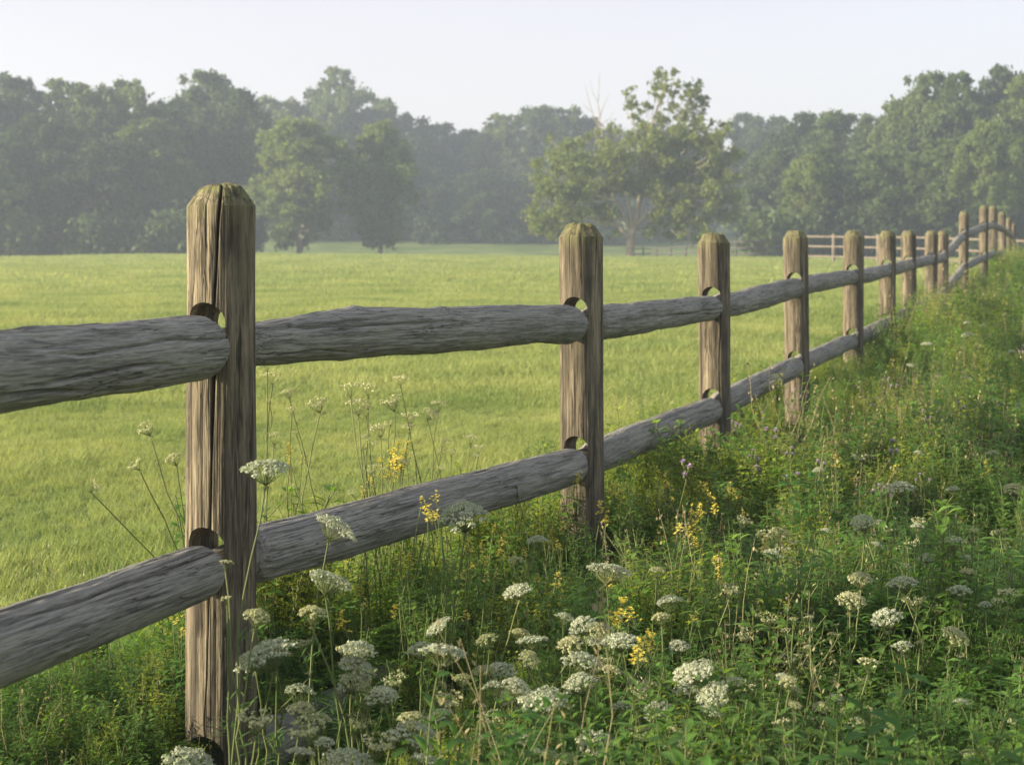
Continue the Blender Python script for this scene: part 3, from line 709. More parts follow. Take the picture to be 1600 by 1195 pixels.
M['tree_lone'] = leafmat('leaves_lone', (.11, .165, .038), (.24, .29, .07), .5, patch_scale=.35)
lone_tree()

# ------------------------------------------------------------------ instanced ground cover
def scatter(name, label, cat, pts, rot, scl, idx, protos):
    coll = bpy.data.collections.new(name + '_kinds')
    for k, me in enumerate(protos):
        coll.objects.link(bpy.data.objects.new('%s_kind_%02d' % (name, k), me))
    me = bpy.data.meshes.new(name); me.vertices.add(len(pts)); me.vertices.foreach_set('co', np.asarray(pts, np.float32).ravel())
    for nm, ty, data, fld in (('rot', 'FLOAT_VECTOR', rot, 'vector'), ('scl', 'FLOAT_VECTOR', scl, 'vector'), ('kindex', 'INT', idx, 'value')):
        at = me.attributes.new(nm, ty, 'POINT'); at.data.foreach_set(fld, np.asarray(data, np.int32 if ty == 'INT' else np.float32).ravel())
    ng = bpy.data.node_groups.new(name, 'GeometryNodeTree')
    ng.interface.new_socket('Geometry', in_out='INPUT', socket_type='NodeSocketGeometry')
    ng.interface.new_socket('Geometry', in_out='OUTPUT', socket_type='NodeSocketGeometry')
    gi = ng.nodes.new('NodeGroupInput'); go = ng.nodes.new('NodeGroupOutput')
    ci = ng.nodes.new('GeometryNodeCollectionInfo'); ci.inputs['Collection'].default_value = coll
    ci.inputs['Separate Children'].default_value = True; ci.inputs['Reset Children'].default_value = True
    ip = ng.nodes.new('GeometryNodeInstanceOnPoints'); ip.inputs['Pick Instance'].default_value = True
    def na(nm, ty):
        n = ng.nodes.new('GeometryNodeInputNamedAttribute'); n.data_type = ty; n.inputs['Name'].default_value = nm; return n.outputs['Attribute']
    e2r = ng.nodes.new('FunctionNodeEulerToRotation'); Lk = ng.links
    Lk.new(na('rot', 'FLOAT_VECTOR'), e2r.inputs[0]); Lk.new(e2r.outputs[0], ip.inputs['Rotation'])
    Lk.new(na('scl', 'FLOAT_VECTOR'), ip.inputs['Scale']); Lk.new(na('kindex', 'INT'), ip.inputs['Instance Index'])
    Lk.new(gi.outputs[0], ip.inputs['Points']); Lk.new(ci.outputs[0], ip.inputs['Instance']); Lk.new(ip.outputs[0], go.inputs[0])
    o = ob(name, me); tag(o, label, cat, kind='stuff')
    md = o.modifiers.new('scatter', 'NODES'); md.node_group = ng
    return o

def blades(mb, rng, n, h, w, spread, lean=.5, seg=5, m=0, curl=1.0):
    """arching grass blades"""
    for k in range(n):
        a_ = rng.uniform(0, 2 * np.pi); r = spread * math.sqrt(rng.uniform(0, 1)); b0 = np.array([r * math.cos(a_), r * math.sin(a_), -.01])
        d = rng.uniform(0, 2 * np.pi); hh = h * rng.uniform(.55, 1.1); ln = lean * rng.uniform(.2, 1.2) * hh
        t = np.linspace(0, 1, seg + 1); dirv = np.array([math.cos(d), math.sin(d), 0]); side = np.array([-math.sin(d), math.cos(d), 0])
        c = b0 + dirv * (ln * t ** 2)[:, None] + np.array([0, 0, 1]) * (hh * (t - curl * .28 * lean * t ** 3))[:, None]
        ww = w * rng.uniform(.6, 1.2) * (1 - t ** 1.8) * (.55 + .45 * np.minimum(1, t * 5)); ww[-1] = w * .04
        tw = rng.uniform(-.8, .8) * t; sd = side * np.cos(tw)[:, None] + np.array([0, 0, 1]) * np.sin(tw)[:, None]
        V = np.concatenate([c - sd * ww[:, None] / 2, c + sd * ww[:, None] / 2]); i = np.arange(seg)
        mb.add(V, np.stack([i, i + 1, i + 1 + seg + 1, i + seg + 1], -1), None, m)

def leaf(mb, base, d, L_, w, m=0, bend=.3, up=None):
    """pointed leaf with a centre fold"""
    d = unit(np.asarray(d, float)); s = unit(np.cross(d, [0, 0, 1.0]) + 1e-6); n = np.cross(s, d)
    t = np.array([0, .35, .7, 1.0]); hw = np.array([.08, .5, .36, 0]) * w
    c = base + d * (L_ * t)[:, None] - n * 0 + np.array([0, 0, -1]) * (bend * L_ * t ** 2)[:, None]
    e = n * .25 * hw[:, None]
    V = np.concatenate([c, c - s * hw[:, None] + e, c + s * hw[:, None] + e])
    Q = [[0, 4, 5, 1], [1, 5, 6, 2], [0, 1, 9, 8], [1, 2, 10, 9]]; T = [[2, 6, 3], [2, 3, 10]]
    mb.add(V, Q, T, m)

def stem_pts(rng, base, top, n=8, wob=.01):
    t = np.linspace(0, 1, n)[:, None]; base = np.asarray(base, float); top = np.asarray(top, float)
    p = base * (1 - t) + top * t; L_ = np.linalg.norm(top - base)
    k = rng.normal(0, 1, 3); k[2] = 0; p = p + k * np.sin(t * np.pi) * L_ * .05 + rng.normal(0, wob * L_, p.shape) * np.sin(t * np.pi)
    return p

def herb(rng, h, nst, lw, ll, gap, mi_leaf=0, mi_stem=1, branch=0, mb=None, droop=.35):
    mb = mb or MB()
    for s in range(nst):
        a_ = rng.uniform(0, 2 * np.pi); b0 = np.array([math.cos(a_), math.sin(a_), 0]) * rng.uniform(0, .05)
        hh = h * rng.uniform(.6, 1.1); tip = b0 + np.array([rng.normal(0, .16) * hh, rng.normal(0, .16) * hh, hh])
        sp = stem_pts(rng, b0, tip, 9); mb.tube(sp, np.linspace(.0024, .0009, 9), 4, mi_stem, False)
        z = .12 * hh; ang = rng.uniform(0, 6.28)
        while z < hh:
            f_ = z / hh; p = np.array([np.interp(f_ * 8, np.arange(9), sp[:, c]) for c in range(3)])
            for q in range(2):
                an = ang + q * math.pi; dd = np.array([math.cos(an), math.sin(an), rng.uniform(.2, .9)])
                sz = (1 - .25 * f_) * rng.uniform(.7, 1.2)
                leaf(mb, p, dd, ll * sz, lw * sz, mi_leaf, droop)
            ang += 1.6 + rng.normal(0, .3); z += gap * hh * rng.uniform(.7, 1.3)
        for q in range(branch):
            f_ = rng.uniform(.35, .9); p = np.array([np.interp(f_ * 8, np.arange(9), sp[:, c]) for c in range(3)]); an = rng.uniform(0, 6.28)
            e_ = p + np.array([math.cos(an) * .3, math.sin(an) * .3, .75]) * hh * .35 * rng.uniform(.5, 1)
            bp_ = stem_pts(rng, p, e_, 5); mb.tube(bp_, np.linspace(.0015, .0007, 5), 3, mi_stem, False)
            for w in range(8):
                pp = bp_[min(4, 1 + w // 2)]; a2 = rng.uniform(0, 6.28)
                leaf(mb, pp + rng.normal(0, .004, 3), [math.cos(a2), math.sin(a2), rng.uniform(0, .9)], ll * .55, lw * .6, mi_leaf, droop)
    return mb

def feathery(rng, h, nf, mb=None, mi=0):
    """finely divided foliage of wild carrot and yarrow"""
    mb = mb or MB()
    for f_ in range(nf):
        a_ = rng.uniform(0, 2 * np.pi); hh = h * rng.uniform(.6, 1.1); out = hh * rng.uniform(.3, .9)
        t = np.linspace(0, 1, 14); dirv = np.array([math.cos(a_), math.sin(a_), 0]); side = np.array([-math.sin(a_), math.cos(a_), 0])
        sp = dirv * (out * t ** 1.3)[:, None] + np.array([0, 0, 1]) * (hh * (t - .35 * t ** 2.5))[:, None]
        mb.tube(sp, np.linspace(.0016, .0005, 14), 3, 1, False)
        V = []; 
        for k in range(3, 14):
            ln = hh * .24 * math.sin(math.pi * min(1, (k - 2) / 12.5)) + .004
            for sgn in (-1, 1):
                d = unit(side * sgn + dirv * .7 + np.array([0, 0, rng.uniform(-.2, .4)])); 
                for w in range(5):
                    p = sp[k] + d * ln * (w + 1) / 5
                    for s2 in (-1, 1, 0):
                        e_ = unit(d + s2 * unit(np.cross(d, [0, 0, 1])) * .9 + rng.normal(0, .2, 3)) * ln * .26
                        nn = unit(np.cross(e_, rng.normal(size=3))) * .0016
                        V += [p - nn, p + nn, p + e_]
        V = np.array(V); mb.add(V, None, np.arange(len(V)).reshape(-1, 3), mi)
    return mb

# weeds: the tangle along the fence
WK = []
LM = [M['w_leaf'], M['stem'], M['w_grass'], M['w_yel'], M['drystem']]
def addk(mb, name): WK.append(mb.mesh(name, LM)); return len(WK) - 1
K = {}
for s in range(2):
    rng = np.random.RandomState(300 + s); mb = MB(); blades(mb, rng, 30, .40, .007, .05, .75, 6, 2); K['grass%d' % s] = addk(mb, 'grass_tuft')
rng = np.random.RandomState(310); mb = MB(); blades(mb, rng, 11, .42, .017, .04, .9, 7, 2); K['broad'] = addk(mb, 'broad_grass')
for s in range(2):
    rng = np.random.RandomState(320 + s); K['herb%d' % s] = addk(herb(rng, .42, 5, .020, .060, .070, branch=4), 'leafy_herb')
for s in range(2):
    rng = np.random.RandomState(330 + s); K['fine%d' % s] = addk(herb(rng, .40, 7, .009, .032, .045, branch=6), 'fine_herb')
rng = np.random.RandomState(340); K['lime'] = addk(herb(rng, .40, 6, .012, .032, .05, mi_leaf=3, branch=6), 'sun_tinted_lime_herb')
rng = np.random.RandomState(350); mb = feathery(rng, .34, 12, None, 0); K['feather'] = addk(mb, 'feathery')
rng = np.random.RandomState(351); mb = feathery(rng, .30, 14, None, 0); K['feather1'] = addk(mb, 'feathery')
rng = np.random.RandomState(360); mb = MB()
for k in range(9):
    a_ = rng.uniform(0, 6.28); leaf(mb, np.array([0, 0, .02]), [math.cos(a_), math.sin(a_), rng.uniform(.8, 2)], rng.uniform(.15, .28), rng.uniform(.03, .055), 0, .5)
K['dock'] = addk(mb, 'dock')
rng = np.random.RandomState(370); mb = MB()     # thin seeding stems
for k in range(7):
    a_ = rng.uniform(0, 6.28); hh = rng.uniform(.4, .62); tip = np.array([math.cos(a_) * .12, math.sin(a_) * .12, hh]); sp = stem_pts(rng, [0, 0, 0], tip, 8, .02)
    mb.tube(sp, np.linspace(.0018, .0007, 8), 3, 4, False)
    for w in range(14):
        p = sp[-1] + np.array([0, 0, -w * .009]) + rng.normal(0, .006, 3); leaf(mb, p, rng.normal(0, 1, 3) + [0, 0, .8], .012, .006, 4, .1)
K['seed'] = addk(mb, 'seed_stems')

rng = np.random.RandomState(77)
pts = []; rot = []; scl = []; idx = []
def mat_density(n, y0, y1, l0, l1, smin, smax, kinds, hfun=None):
    """n plants between two offsets from the fence line"""
    ks = [K[k] for k, w in kinds]; pw = np.array([w for k, w in kinds], float); pw /= pw.sum()
    y = y0 + (y1 - y0) * rng.uniform(0, 1, n); lat = rng.uniform(l0, l1, n)
    x = fx(y) + lat
    u = x / np.maximum(y, .5) * F + 800
    ok = (u > -250) & (u < 1850) & (y > 1.2); x, y, lat = x[ok], y[ok], lat[ok]
    z = ground(x, y); s = rng.uniform(smin, smax, len(x))
    s *= 1 + .28 * fbm(np.stack([x * 1.3, y * 1.3, x * 0], -1), 33, 2)
    if hfun is not None: s *= hfun(x, y, lat)
    kk = rng.choice(ks, size=len(x), p=pw)
    for i in range(len(x)):
        pts.append((x[i], y[i], z[i])); rot.append((rng.normal(0, .1), rng.normal(0, .1), rng.uniform(0, 6.28))); scl.append((s[i], s[i], s[i] * rng.uniform(.85, 1.15))); idx.append(kk[i])
mixA = [('herb0', 2.4), ('herb1', 2.4), ('fine0', 3), ('fine1', 3), ('lime', 4.5), ('feather', 2), ('feather1', 2), ('grass0', .8), ('grass1', .8), ('broad', .6), ('seed', .4)]  # rich in the lightened lime kind, painting the sunlit band along the fence
mixB = [('herb0', 3), ('herb1', 3), ('fine0', 2), ('fine1', 2), ('feather', 3), ('feather1', 3), ('grass0', 1.1), ('grass1', 1.1), ('broad', 2.0), ('dock', .5), ('seed', .3)]  # darker mix without lime, deepening the shaded right side by leaf colour
hA = lambda x, y, lat: np.interp(lat, [-.7, -.2, .3, 1.2, 3], [.5, .75, .82, 1.0, .9]) * np.interp(y, [0, 4, 8, 30], [.85, .95, 1.0, 1.1]) * (1 - .55 * np.exp(-((lat - .2) / .3) ** 4) * np.clip(np.exp(-((y - 3.55) / .42) ** 2) + np.exp(-((y - 4.85) / .42) ** 2), 0, 1)) * (1 - .5 * np.exp(-((lat - .2) / .5) ** 4) * np.clip((3.6 - y) / .5, 0, 1)) * (1 - .3 * np.exp(-((lat - .3) / .5) ** 2) * np.exp(-((y - 7.4) / 1.6) ** 2)) * (1 - .62 * np.exp(-((lat - .3) / .45) ** 4) * np.exp(-((y - 8.5) / .8) ** 2)) * np.interp(y, [10, 14], [1, 1.2])
mat_density(3000, 1.4, 7.5, -.35, 1.3, .75, 1.2, mixA, hA)
mat_density(200, 3.6, 5.8, -.4, -.06, .3, .5, mixA)
mat_density(200, 5.6, 8, -.5, -.08, .45, .8, mixA)
mat_density(200, 2.6, 3.8, -.6, -.1, .4, .75, mixA)
mat_density(4800, 1.3, 8.0, .9, 4.4, .7, 1.15, mixB, hA)
mat_density(4200, 7.5, 16, -.3, 4.8, .85, 1.3, mixA, hA)
mat_density(3600, 15, 34, -.3, 8.5, 1.0, 1.6, mixA, hA)
mat_density(260, 12, 32, .1, 2.5, 1.3, 1.8, [('lime', 3), ('seed', 2), ('fine0', 2)])
mat_density(1300, 33, 60, -1, 16, 1.3, 2.0, mixA)
mat_density(150, 3, 7, -.75, -.3, .35, .65, mixA)
mat_density(500, 7, 24, -.9, -.2, .5, .9, mixA)
mat_density(42, 3.8, 5.5, -.42, -.15, .95, 1.5, [('feather', 2), ('fine1', 1), ('lime', 4), ('herb0', 1)])
mat_density(60, 5.4, 8.5, -.3, .15, .8, 1.25, [('feather', 1), ('fine1', 1), ('lime', 4), ('herb1', 1)])
mat_density(420, 4.2, 7.2, -.05, .75, .8, 1.15, [('lime', 5), ('fine1', 1.5), ('feather1', 1), ('herb0', 1)], lambda x, y, lat: np.interp(y, [3.9, 4.6], [.7, 1]) * (1 - .5 * np.exp(-((y - 5.05) / .38) ** 2)) * (1 - .4 * np.exp(-((y - 7.0) / .5) ** 2)))  # mostly lime plants, their colour standing in for sun through the rails
mat_density(120, 5.8, 10, .45, 1.6, 1.0, 1.4, [('lime', 3), ('fine0', 1), ('herb1', 1), ('seed', .8)])
mat_density(60, 4.6, 7, .7, 1.4, .9, 1.2, [('lime', 3), ('fine0', 1), ('seed', .6)])
# in front of the first post and along the lower left corner
mat_density(300, 2.0, 4.8, -1.1, -.3, .4, .8, [('grass0', 4), ('grass1', 4), ('feather', 1), ('fine0', 1), ('herb0', .8), ('lime', 1), ('seed', .5)])
scatter('weeds', 'dense tangle of green weeds and tall grass along the fence', 'weeds', pts, rot, scl, idx, WK)

# pasture grass
GK = []
for s in range(3):
    rng2 = np.random.RandomState(400 + s); mb = MB(); blades(mb, rng2, 26, .085, .0045, .07, .7, 3); GK.append(mb.mesh('tuft', [M['grass']]))
for s in range(2):
    rng2 = np.random.RandomState(410 + s); mb = MB(); blades(mb, rng2, 60, .10, .010, .32, .7, 2); GK.append(mb.mesh('tuft', [M['grass']]))
for s in range(2):
    rng2 = np.random.RandomState(420 + s); mb = MB(); blades(mb, rng2, 90, .12, .026, 1.0, .7, 2); GK.append(mb.mesh('tuft', [M['grass']]))
pts = []; rot = []; scl = []; idx = []
def lawn(n, y0, y1, kinds, smin, smax, lat1=-.15):
    y = np.sqrt(rng.uniform(y0 ** 2, y1 ** 2, n)); x = y * rng.uniform(-.40, .38, n)
    ok = (x < fx(y) + lat1) | (y > 62); x, y = x[ok], y[ok]; z = ground(x, y)
    s = rng.uniform(smin, smax, len(x)) * (1 + .35 * fbm(np.stack([x * .8, y * .8, x * 0], -1), 44, 3))
    for i in range(len(x)):
        pts.append((x[i], y[i], z[i])); rot.append((0, 0, rng.uniform(0, 6.28))); scl.append((s[i], s[i], s[i] * rng.uniform(.7, 1.3))); idx.append(kinds[i % len(kinds)])
lawn(34000, 3.0, 14, [0, 1, 2], .55, 1.0)
lawn(26000, 12, 38, [3, 4], .9, 1.3)
lawn(24000, 34, 105, [5, 6], .9, 1.3)
scatter('grass', 'short sunlit pasture grass covering the field', 'grass', pts, rot, scl, idx, GK)

# ------------------------------------------------------------------ wild flowers, each plant a thing
def umbel(seed, n_u=34, dome=.35, florets=18, openness=1.0, fr=.0034, spread=1.0, mflo=0):
    """head of unit radius 1 -> built at radius .05 m; origin where the rays meet"""
    rng = np.random.RandomState(seed); mb = MB(); Rr = .05
    for k in range(n_u):
        f_ = math.sqrt((k + .5) / n_u); a_ = k * 2.39996 + rng.normal(0, .12)
        rr = Rr * f_ * spread * rng.uniform(.9, 1.08); z = Rr * (.62 + dome * (1 - f_ ** 2)) * openness + rng.normal(0, .0012) + (Rr * .5 * (1 - spread) * f_)
        c = np.array([rr * math.cos(a_), rr * math.sin(a_), z])
        mb.tube([[0, 0, 0], c * [.55, .55, .45], c - [0, 0, .003]], [.0007, .0005, .0004], 3, 1, False)
        ur = Rr * .20 * rng.uniform(.75, 1.2)
        fl = florets
        d = unit(rng.normal(size=(fl, 3)) + np.array([0, 0, 1.2])); p = c + d * ur * np.array([1, 1, .55]) * rng.uniform(.55, 1.05, (fl, 1))
        nn = unit(d + rng.normal(0, .35, (fl, 3))); u_ = unit(np.cross(nn, rng.normal(size=(fl, 3)))); w_ = np.cross(nn, u_)
        th = np.arange(5) * 2 * np.pi / 5; r_ = fr * rng.uniform(.6, 1.15, (fl, 1, 1))
        V = p[:, None] + r_ * (np.cos(th)[None, :, None] * u_[:, None] + np.sin(th)[None, :, None] * w_[:, None])
        ctr = p - nn * fr * .25; V = np.concatenate([V, ctr[:, None]], 1).reshape(-1, 3)
        b0 = np.arange(fl)[:, None, None] * 6; j = np.arange(5)
        T = (b0 + np.stack([j, (j + 1) % 5, np.full(5, 5)], -1)[None]).reshape(-1, 3); mb.add(V, None, T, mflo)
    for k in range(9):
        a_ = k * .7; leaf(mb, np.zeros(3), [math.cos(a_), math.sin(a_), -.25], .016, .0025, 1, .4)
    return mb
FM = [M['white'], M['stem'], M['bud']]
HEADS = {'open': [umbel(500 + s, 46, .22 + .12 * s, 34, fr=.0024).mesh('flower_head', FM) for s in range(4)],
         'side': [umbel(510 + s, 34, .5, 26, fr=.0024, spread=.85, mflo=2 * s).mesh('flower_head', FM) for s in range(2)],
         'nest': [umbel(520 + s, 22, -.2, 8, 1.1, .003, .62, 2).mesh('flower_head', FM) for s in range(3)],
         'bud': [umbel(530 + s, 14, .3, 9, 1.0, .0035, .75, 2).mesh('flower_head', FM) for s in range(3)]}
def carrot(head, D, kind, label, group, seed, tilt=(0, 0), base_off=None, branches=0):
    """head: world position of the flower head, D its diameter"""
    rng = np.random.RandomState(seed); hx, hy, hz = head
    if base_off is None: base_off = (rng.normal(0, .05), rng.normal(0, .04))
    bx_, by_ = hx + base_off[0], hy + base_off[1]; bz = float(ground(bx_, by_)); t = thing('wild_carrot', label, 'flower', (bx_, by_, bz), group)
    top = np.array([hx - bx_, hy - by_, hz - bz]); s = D / .115 * {'open': .98, 'side': 1.0, 'nest': 1.6, 'bud': 1.35}[kind]
    hm = HEADS[kind][seed % len(HEADS[kind])]; o = ob('flower_head', hm, t); o.scale = (s, s, s)
    e = Euler((tilt[0] + rng.normal(0, .1), tilt[1] + rng.normal(0, .1), rng.uniform(0, 6.28))); o.rotation_euler = e
    nd = top - np.array([0, 0, .035 * s]); o.location = nd
    mb = MB(); sp = stem_pts(rng, [0, 0, 0], nd, 12, .006); sp[-1] = nd; mb.tube(sp, np.linspace(.0030, .0016, 12), 6, 0, False)
    for k in range(branches):
        f_ = rng.uniform(.5, .85); p = np.array([np.interp(f_ * 11, np.arange(12), sp[:, c]) for c in range(3)]); a_ = rng.uniform(0, 6.28)
        e2 = p + np.array([math.cos(a_) * .09, math.sin(a_) * .06, .10]) * rng.uniform(.6, 1.4); q = stem_pts(rng, p, e2, 6, .01); mb.tube(q, np.linspace(.0016, .001, 6), 4, 0, False)
        o2 = ob('flower_head', HEADS['bud' if k else 'nest'][(seed + k) % 3], t); o2.location = e2; ss = s * rng.uniform(.3, .55); o2.scale = (ss, ss, ss); o2.rotation_euler = (rng.normal(0, .4), rng.normal(0, .4), 0)
    ob('stem', mb.mesh('stem', [M['stem']], True), t)
    mb = MB()
    for k in range(3):
        f_ = .2 + .2 * k; p = np.array([np.interp(f_ * 11, np.arange(12), sp[:, c]) for c in range(3)]); a_ = rng.uniform(0, 6.28)
        for w in range(7): leaf(mb, p + rng.normal(0, .008, 3), [math.cos(a_) + rng.normal(0, .5), math.sin(a_) + rng.normal(0, .5), .6], .05, .004, 0, .3)
    ob('foliage', mb.mesh('foliage', [M['w_leaf2']]), t)
    return t
def depth_for(v, h, gz=-1.28):      # depth at which a head h above ground shows at photo row v
    return (-(gz + h)) * F / (v - VH)
G1 = 'wild carrot flowers in the weeds'
named = [ # u, v, width px, head height above ground, kind, tilt, label
 (415, 732, 90, .83, 'open', (.1, .1), 'big white wild carrot umbel overlapping the right edge of the nearest post'),
 (513, 822, 78, .68, 'open', (.25, .5), 'white wild carrot umbel tilted right in front of the middle rail beside the nearest post'),
 (727, 806, 88, .66, 'open', (.25, .1), 'broad white wild carrot umbel just below the middle rail midway between the nearest two posts'),
 (508, 905, 82, .62, 'open', (.3, .55), 'white wild carrot umbel tilted right below the middle rail by the nearest post'),
 (398, 964, 58, .60, 'side', (.1, 0), 'greenish wild carrot umbel against the lower right of the nearest post'),
 (427, 1020, 98, .52, 'open', (.25, 0), 'large white wild carrot umbel beside the foot of the nearest post'),
 (487, 960, 60, .56, 'side', (.1, 0), 'cream wild carrot umbel between two larger heads right of the nearest post'),
 (948, 890, 80, .58, 'open', (.3, .35), 'large white wild carrot umbel just right of the foot of the second post'),
 (812, 921, 52, .55, 'open', (.4, .2), 'round white wild carrot umbel left of the foot of the second post'),
 (840, 847, 46, .58, 'side', (.2, .1), 'pale flat wild carrot umbel left of the second post above the rest'),
 (806, 877, 34, .55, 'side', (.1, 0), 'small cream wild carrot umbel left of the second post'),
 (692, 975, 52, .52, 'open', (.3, .7), 'white wild carrot umbel leaning steeply right in the middle of the weeds'),
 (690, 1020, 88, .50, 'open', (.2, .05), 'wide flat white wild carrot umbel below the leaning one in the weeds'),
 (1408, 762, 50, .62, 'open', (.15, .1), 'bright white wild carrot umbel on a tall bare stem, highest on the right'),
 (1350, 815, 46, .58, 'open', (.15, 0), 'white wild carrot umbel left below the tallest one on the right'),
 (1090, 1046, 78, .48, 'open', (.2, .15), 'bright white wild carrot umbel, left one of a touching pair in the lower middle'),
 (1121, 1077, 60, .45, 'open', (.3, .6), 'white wild carrot umbel tilted right, right one of a touching pair in the lower middle'),
 (1290, 830, 24, .5, 'side', (0, 0), 'small wild carrot umbel left of the white pair on the right'),
 (1281, 736, 26, .52, 'open', (0, .2), 'tiny white wild carrot umbel beyond the third post'),
 (235, 665, 34, .92, 'nest', (.2, .5), 'small white wild carrot head leaning out left of the nearest post, highest of four'),
 (276, 716, 40, .86, 'side', (.2, .2), 'white wild carrot head touching the left edge of the nearest post'),
 (218, 722, 26, .85, 'nest', (.3, -.6), 'green closed wild carrot head left of the nearest post'),
 (141, 755, 26, .82, 'nest', (.3, -.9), 'green closed wild carrot head reaching farthest left of the nearest post'),
 (290, 1186, 92, .36, 'open', (.2, 0), 'large white wild carrot umbel at the bottom edge below the nearest post'),
 (540, 1188, 92, .36, 'open', (.2, 0), 'large white wild carrot umbel at the bottom edge right of the nearest post'),
]
shared_near = [ # u v w h kind
 (555, 1018, 74, .5, 'side'), (548, 1043, 72, .47, 'open'), (600, 1085, 62, .45, 'side'), (545, 1066, 62, .45, 'side'), (622, 1058, 40, .48, 'nest'), (765, 1000, 46, .5, 'side'), (832, 1000, 58, .5, 'open'),
 (823, 1026, 46, .48, 'side'), (880, 966, 40, .52, 'side'), (894, 1006, 54, .5, 'side'), (915, 975, 56, .52, 'side'), (970, 1000, 64, .5, 'open'), (906, 1036, 76, .47, 'side'), (912, 1068, 66, .46, 'open'),
 (850, 1090, 88, .45, 'open'), (950, 1050, 52, .46, 'side'), (645, 1150, 96, .4, 'side'), (700, 1090, 46, .44, 'nest'), (990, 1080, 36, .46, 'nest'), (770, 1118, 40, .42, 'nest'), (930, 1160, 80, .38, 'side'),
 (1026, 893, 36, .55, 'side'), (1048, 942, 54, .5, 'side'), (1034, 966, 40, .5, 'side'), (1060, 1010, 44, .48, 'side'), (1110, 1112, 42, .42, 'open'), (1030, 1110, 60, .42, 'side'), (1222, 1056, 26, .45, 'open'), (690, 1118, 50, .42, 'side'),
 (470, 1110, 60, .44, 'side'), (400, 1120, 60, .45, 'nest'), (352, 880, 26, .68, 'bud'), (355, 936, 24, .62, 'bud'), (1000, 1150, 70, .38, 'side'), (790, 1160, 60, .38, 'nest'), (585, 1160, 60, .4, 'nest'), (1060, 1170, 60, .36, 'side')]
shared_right = [
 (1352, 822, 40, .56, 'side'), (1368, 852, 26, .5, 'side'), (1448, 870, 32, .5, 'open'), (1490, 848, 46, .55, 'side'), (1474, 860, 36, .52, 'side'), (1508, 872, 24, .5, 'side'), (1345, 905, 52, .5, 'side'), (1412, 911, 54, .5, 'open'),
 (1328, 938, 60, .48, 'side'), (1388, 965, 64, .45, 'side'), (1485, 992, 58, .44, 'side'), (1500, 925, 48, .48, 'side'), (1512, 896, 38, .5, 'side'), (1412, 1010, 40, .42, 'side'), (1286, 1105, 42, .4, 'side'), (1306, 1090, 28, .4, 'open'),
 (1240, 1080, 34, .42, 'side'), (1232, 1172, 44, .33, 'side'), (1518, 1180, 46, .32, 'side'), (1268, 862, 20, .5, 'bud'), (1520, 830, 24, .52, 'bud'), (1412, 884, 22, .5, 'bud'), (1560, 940, 26, .45, 'bud'), (1338, 1130, 40, .38, 'bud'), (1540, 945, 24, .46, 'open'), (1228, 985, 20, .5, 'bud'), (1265, 965, 18, .52, 'bud'), (1240, 968, 18, .52, 'bud')]
sd = 1000
_q = random.Random(21)
for i in range(36):
    shared_near.append((_q.uniform(380, 1080), _q.uniform(985, 1190), _q.uniform(34, 70), _q.uniform(.36, .48), _q.choice(['side', 'side', 'open', 'nest'])))
for i in range(40):
    shared_right.append((_q.uniform(1130, 1590), _q.uniform(800, 1130), _q.uniform(18, 44), _q.uniform(.34, .5), _q.choice(['side', 'side', 'bud', 'nest'])))
for (u, v, w, h, kd, tl, lab) in named:
    Y = depth_for(v, h); sd += 1
    off = None
    if v < 760 and u < 300: off = [(.28, .1), (.05, .1), (.3, .15), (.42, .2)][[235, 276, 218, 141].index(u)]; Y = 3.75
    if u == 415: Y = 3.05
    carrot(P(u, v, Y), w * Y / F, kd, lab, G1, sd, tl, off, 0)
for (u, v, w, h, kd) in shared_near:
    Y = depth_for(v, h); sd += 1; q = random.Random(sd)
    carrot(P(u, v, Y), w * Y / F, kd, 'small wild carrot head in the crowded foreground patch between the nearest two posts', G1, sd, (q.uniform(0, .35), q.uniform(-.2, .35)), None, 1 if sd % 3 == 0 else 0)
for (u, v, w, h, kd) in shared_right:
    Y = depth_for(v, h); sd += 1; q = random.Random(sd)
    carrot(P(u, v, Y), w * Y / F, kd, 'small greenish white wild carrot head in the shaded weeds on the right', G1, sd, (q.uniform(0, .3), q.uniform(-.2, .3)), None, 1 if sd % 3 == 0 else 0)
# tall stalks on the field side of the middle rail
back = [(617, 625, 30, 'nest'), (641, 650, 24, 'nest'), (595, 667, 28, 'nest'), (500, 628, 28, 'nest'), (452, 614, 24, 'side'), (426, 588, 26, 'bud'), (418, 570, 20, 'bud'), (548, 606, 30, 'bud'), (575, 606, 26, 'bud'), (560, 632, 34, 'bud'), (572, 640, 22, 'bud'),
        (626, 592, 22, 'bud'), (668, 645, 28, 'side'), (684, 632, 24, 'bud'), (690, 690, 20, 'bud'), (428, 682, 26, 'bud'), (567, 688, 28, 'bud'), (735, 685, 20, 'bud'), (748, 700, 18, 'bud'), (625, 722, 26, 'side'), (585, 730, 18, 'bud'), (705, 705, 14, 'bud'), (456, 640, 16, 'bud'), (640, 668, 22, 'bud')]
for i, (u, v, w, kd) in enumerate(back):
    sd += 1; t = 0; Yf = float(np.interp(u, [346, 911], [3.41, 5.45])) * 0 + 3.41 + 2.04 * max(0, ((u - 800) / F * 3.41 + .673) / (.936 - (u - 800) / F * 2.04)) + .30 + .12 * random.Random(sd).random()
    q = random.Random(sd)
    carrot(P(u, v, Yf), 1.3 * w * Yf / F, kd, 'slender budding wild carrot stalk rising behind the middle rail', G1, sd, (q.uniform(-.3, .3), q.uniform(-.4, .4)), (q.uniform(-.12, .10), q.uniform(-.05, .12)), 1)
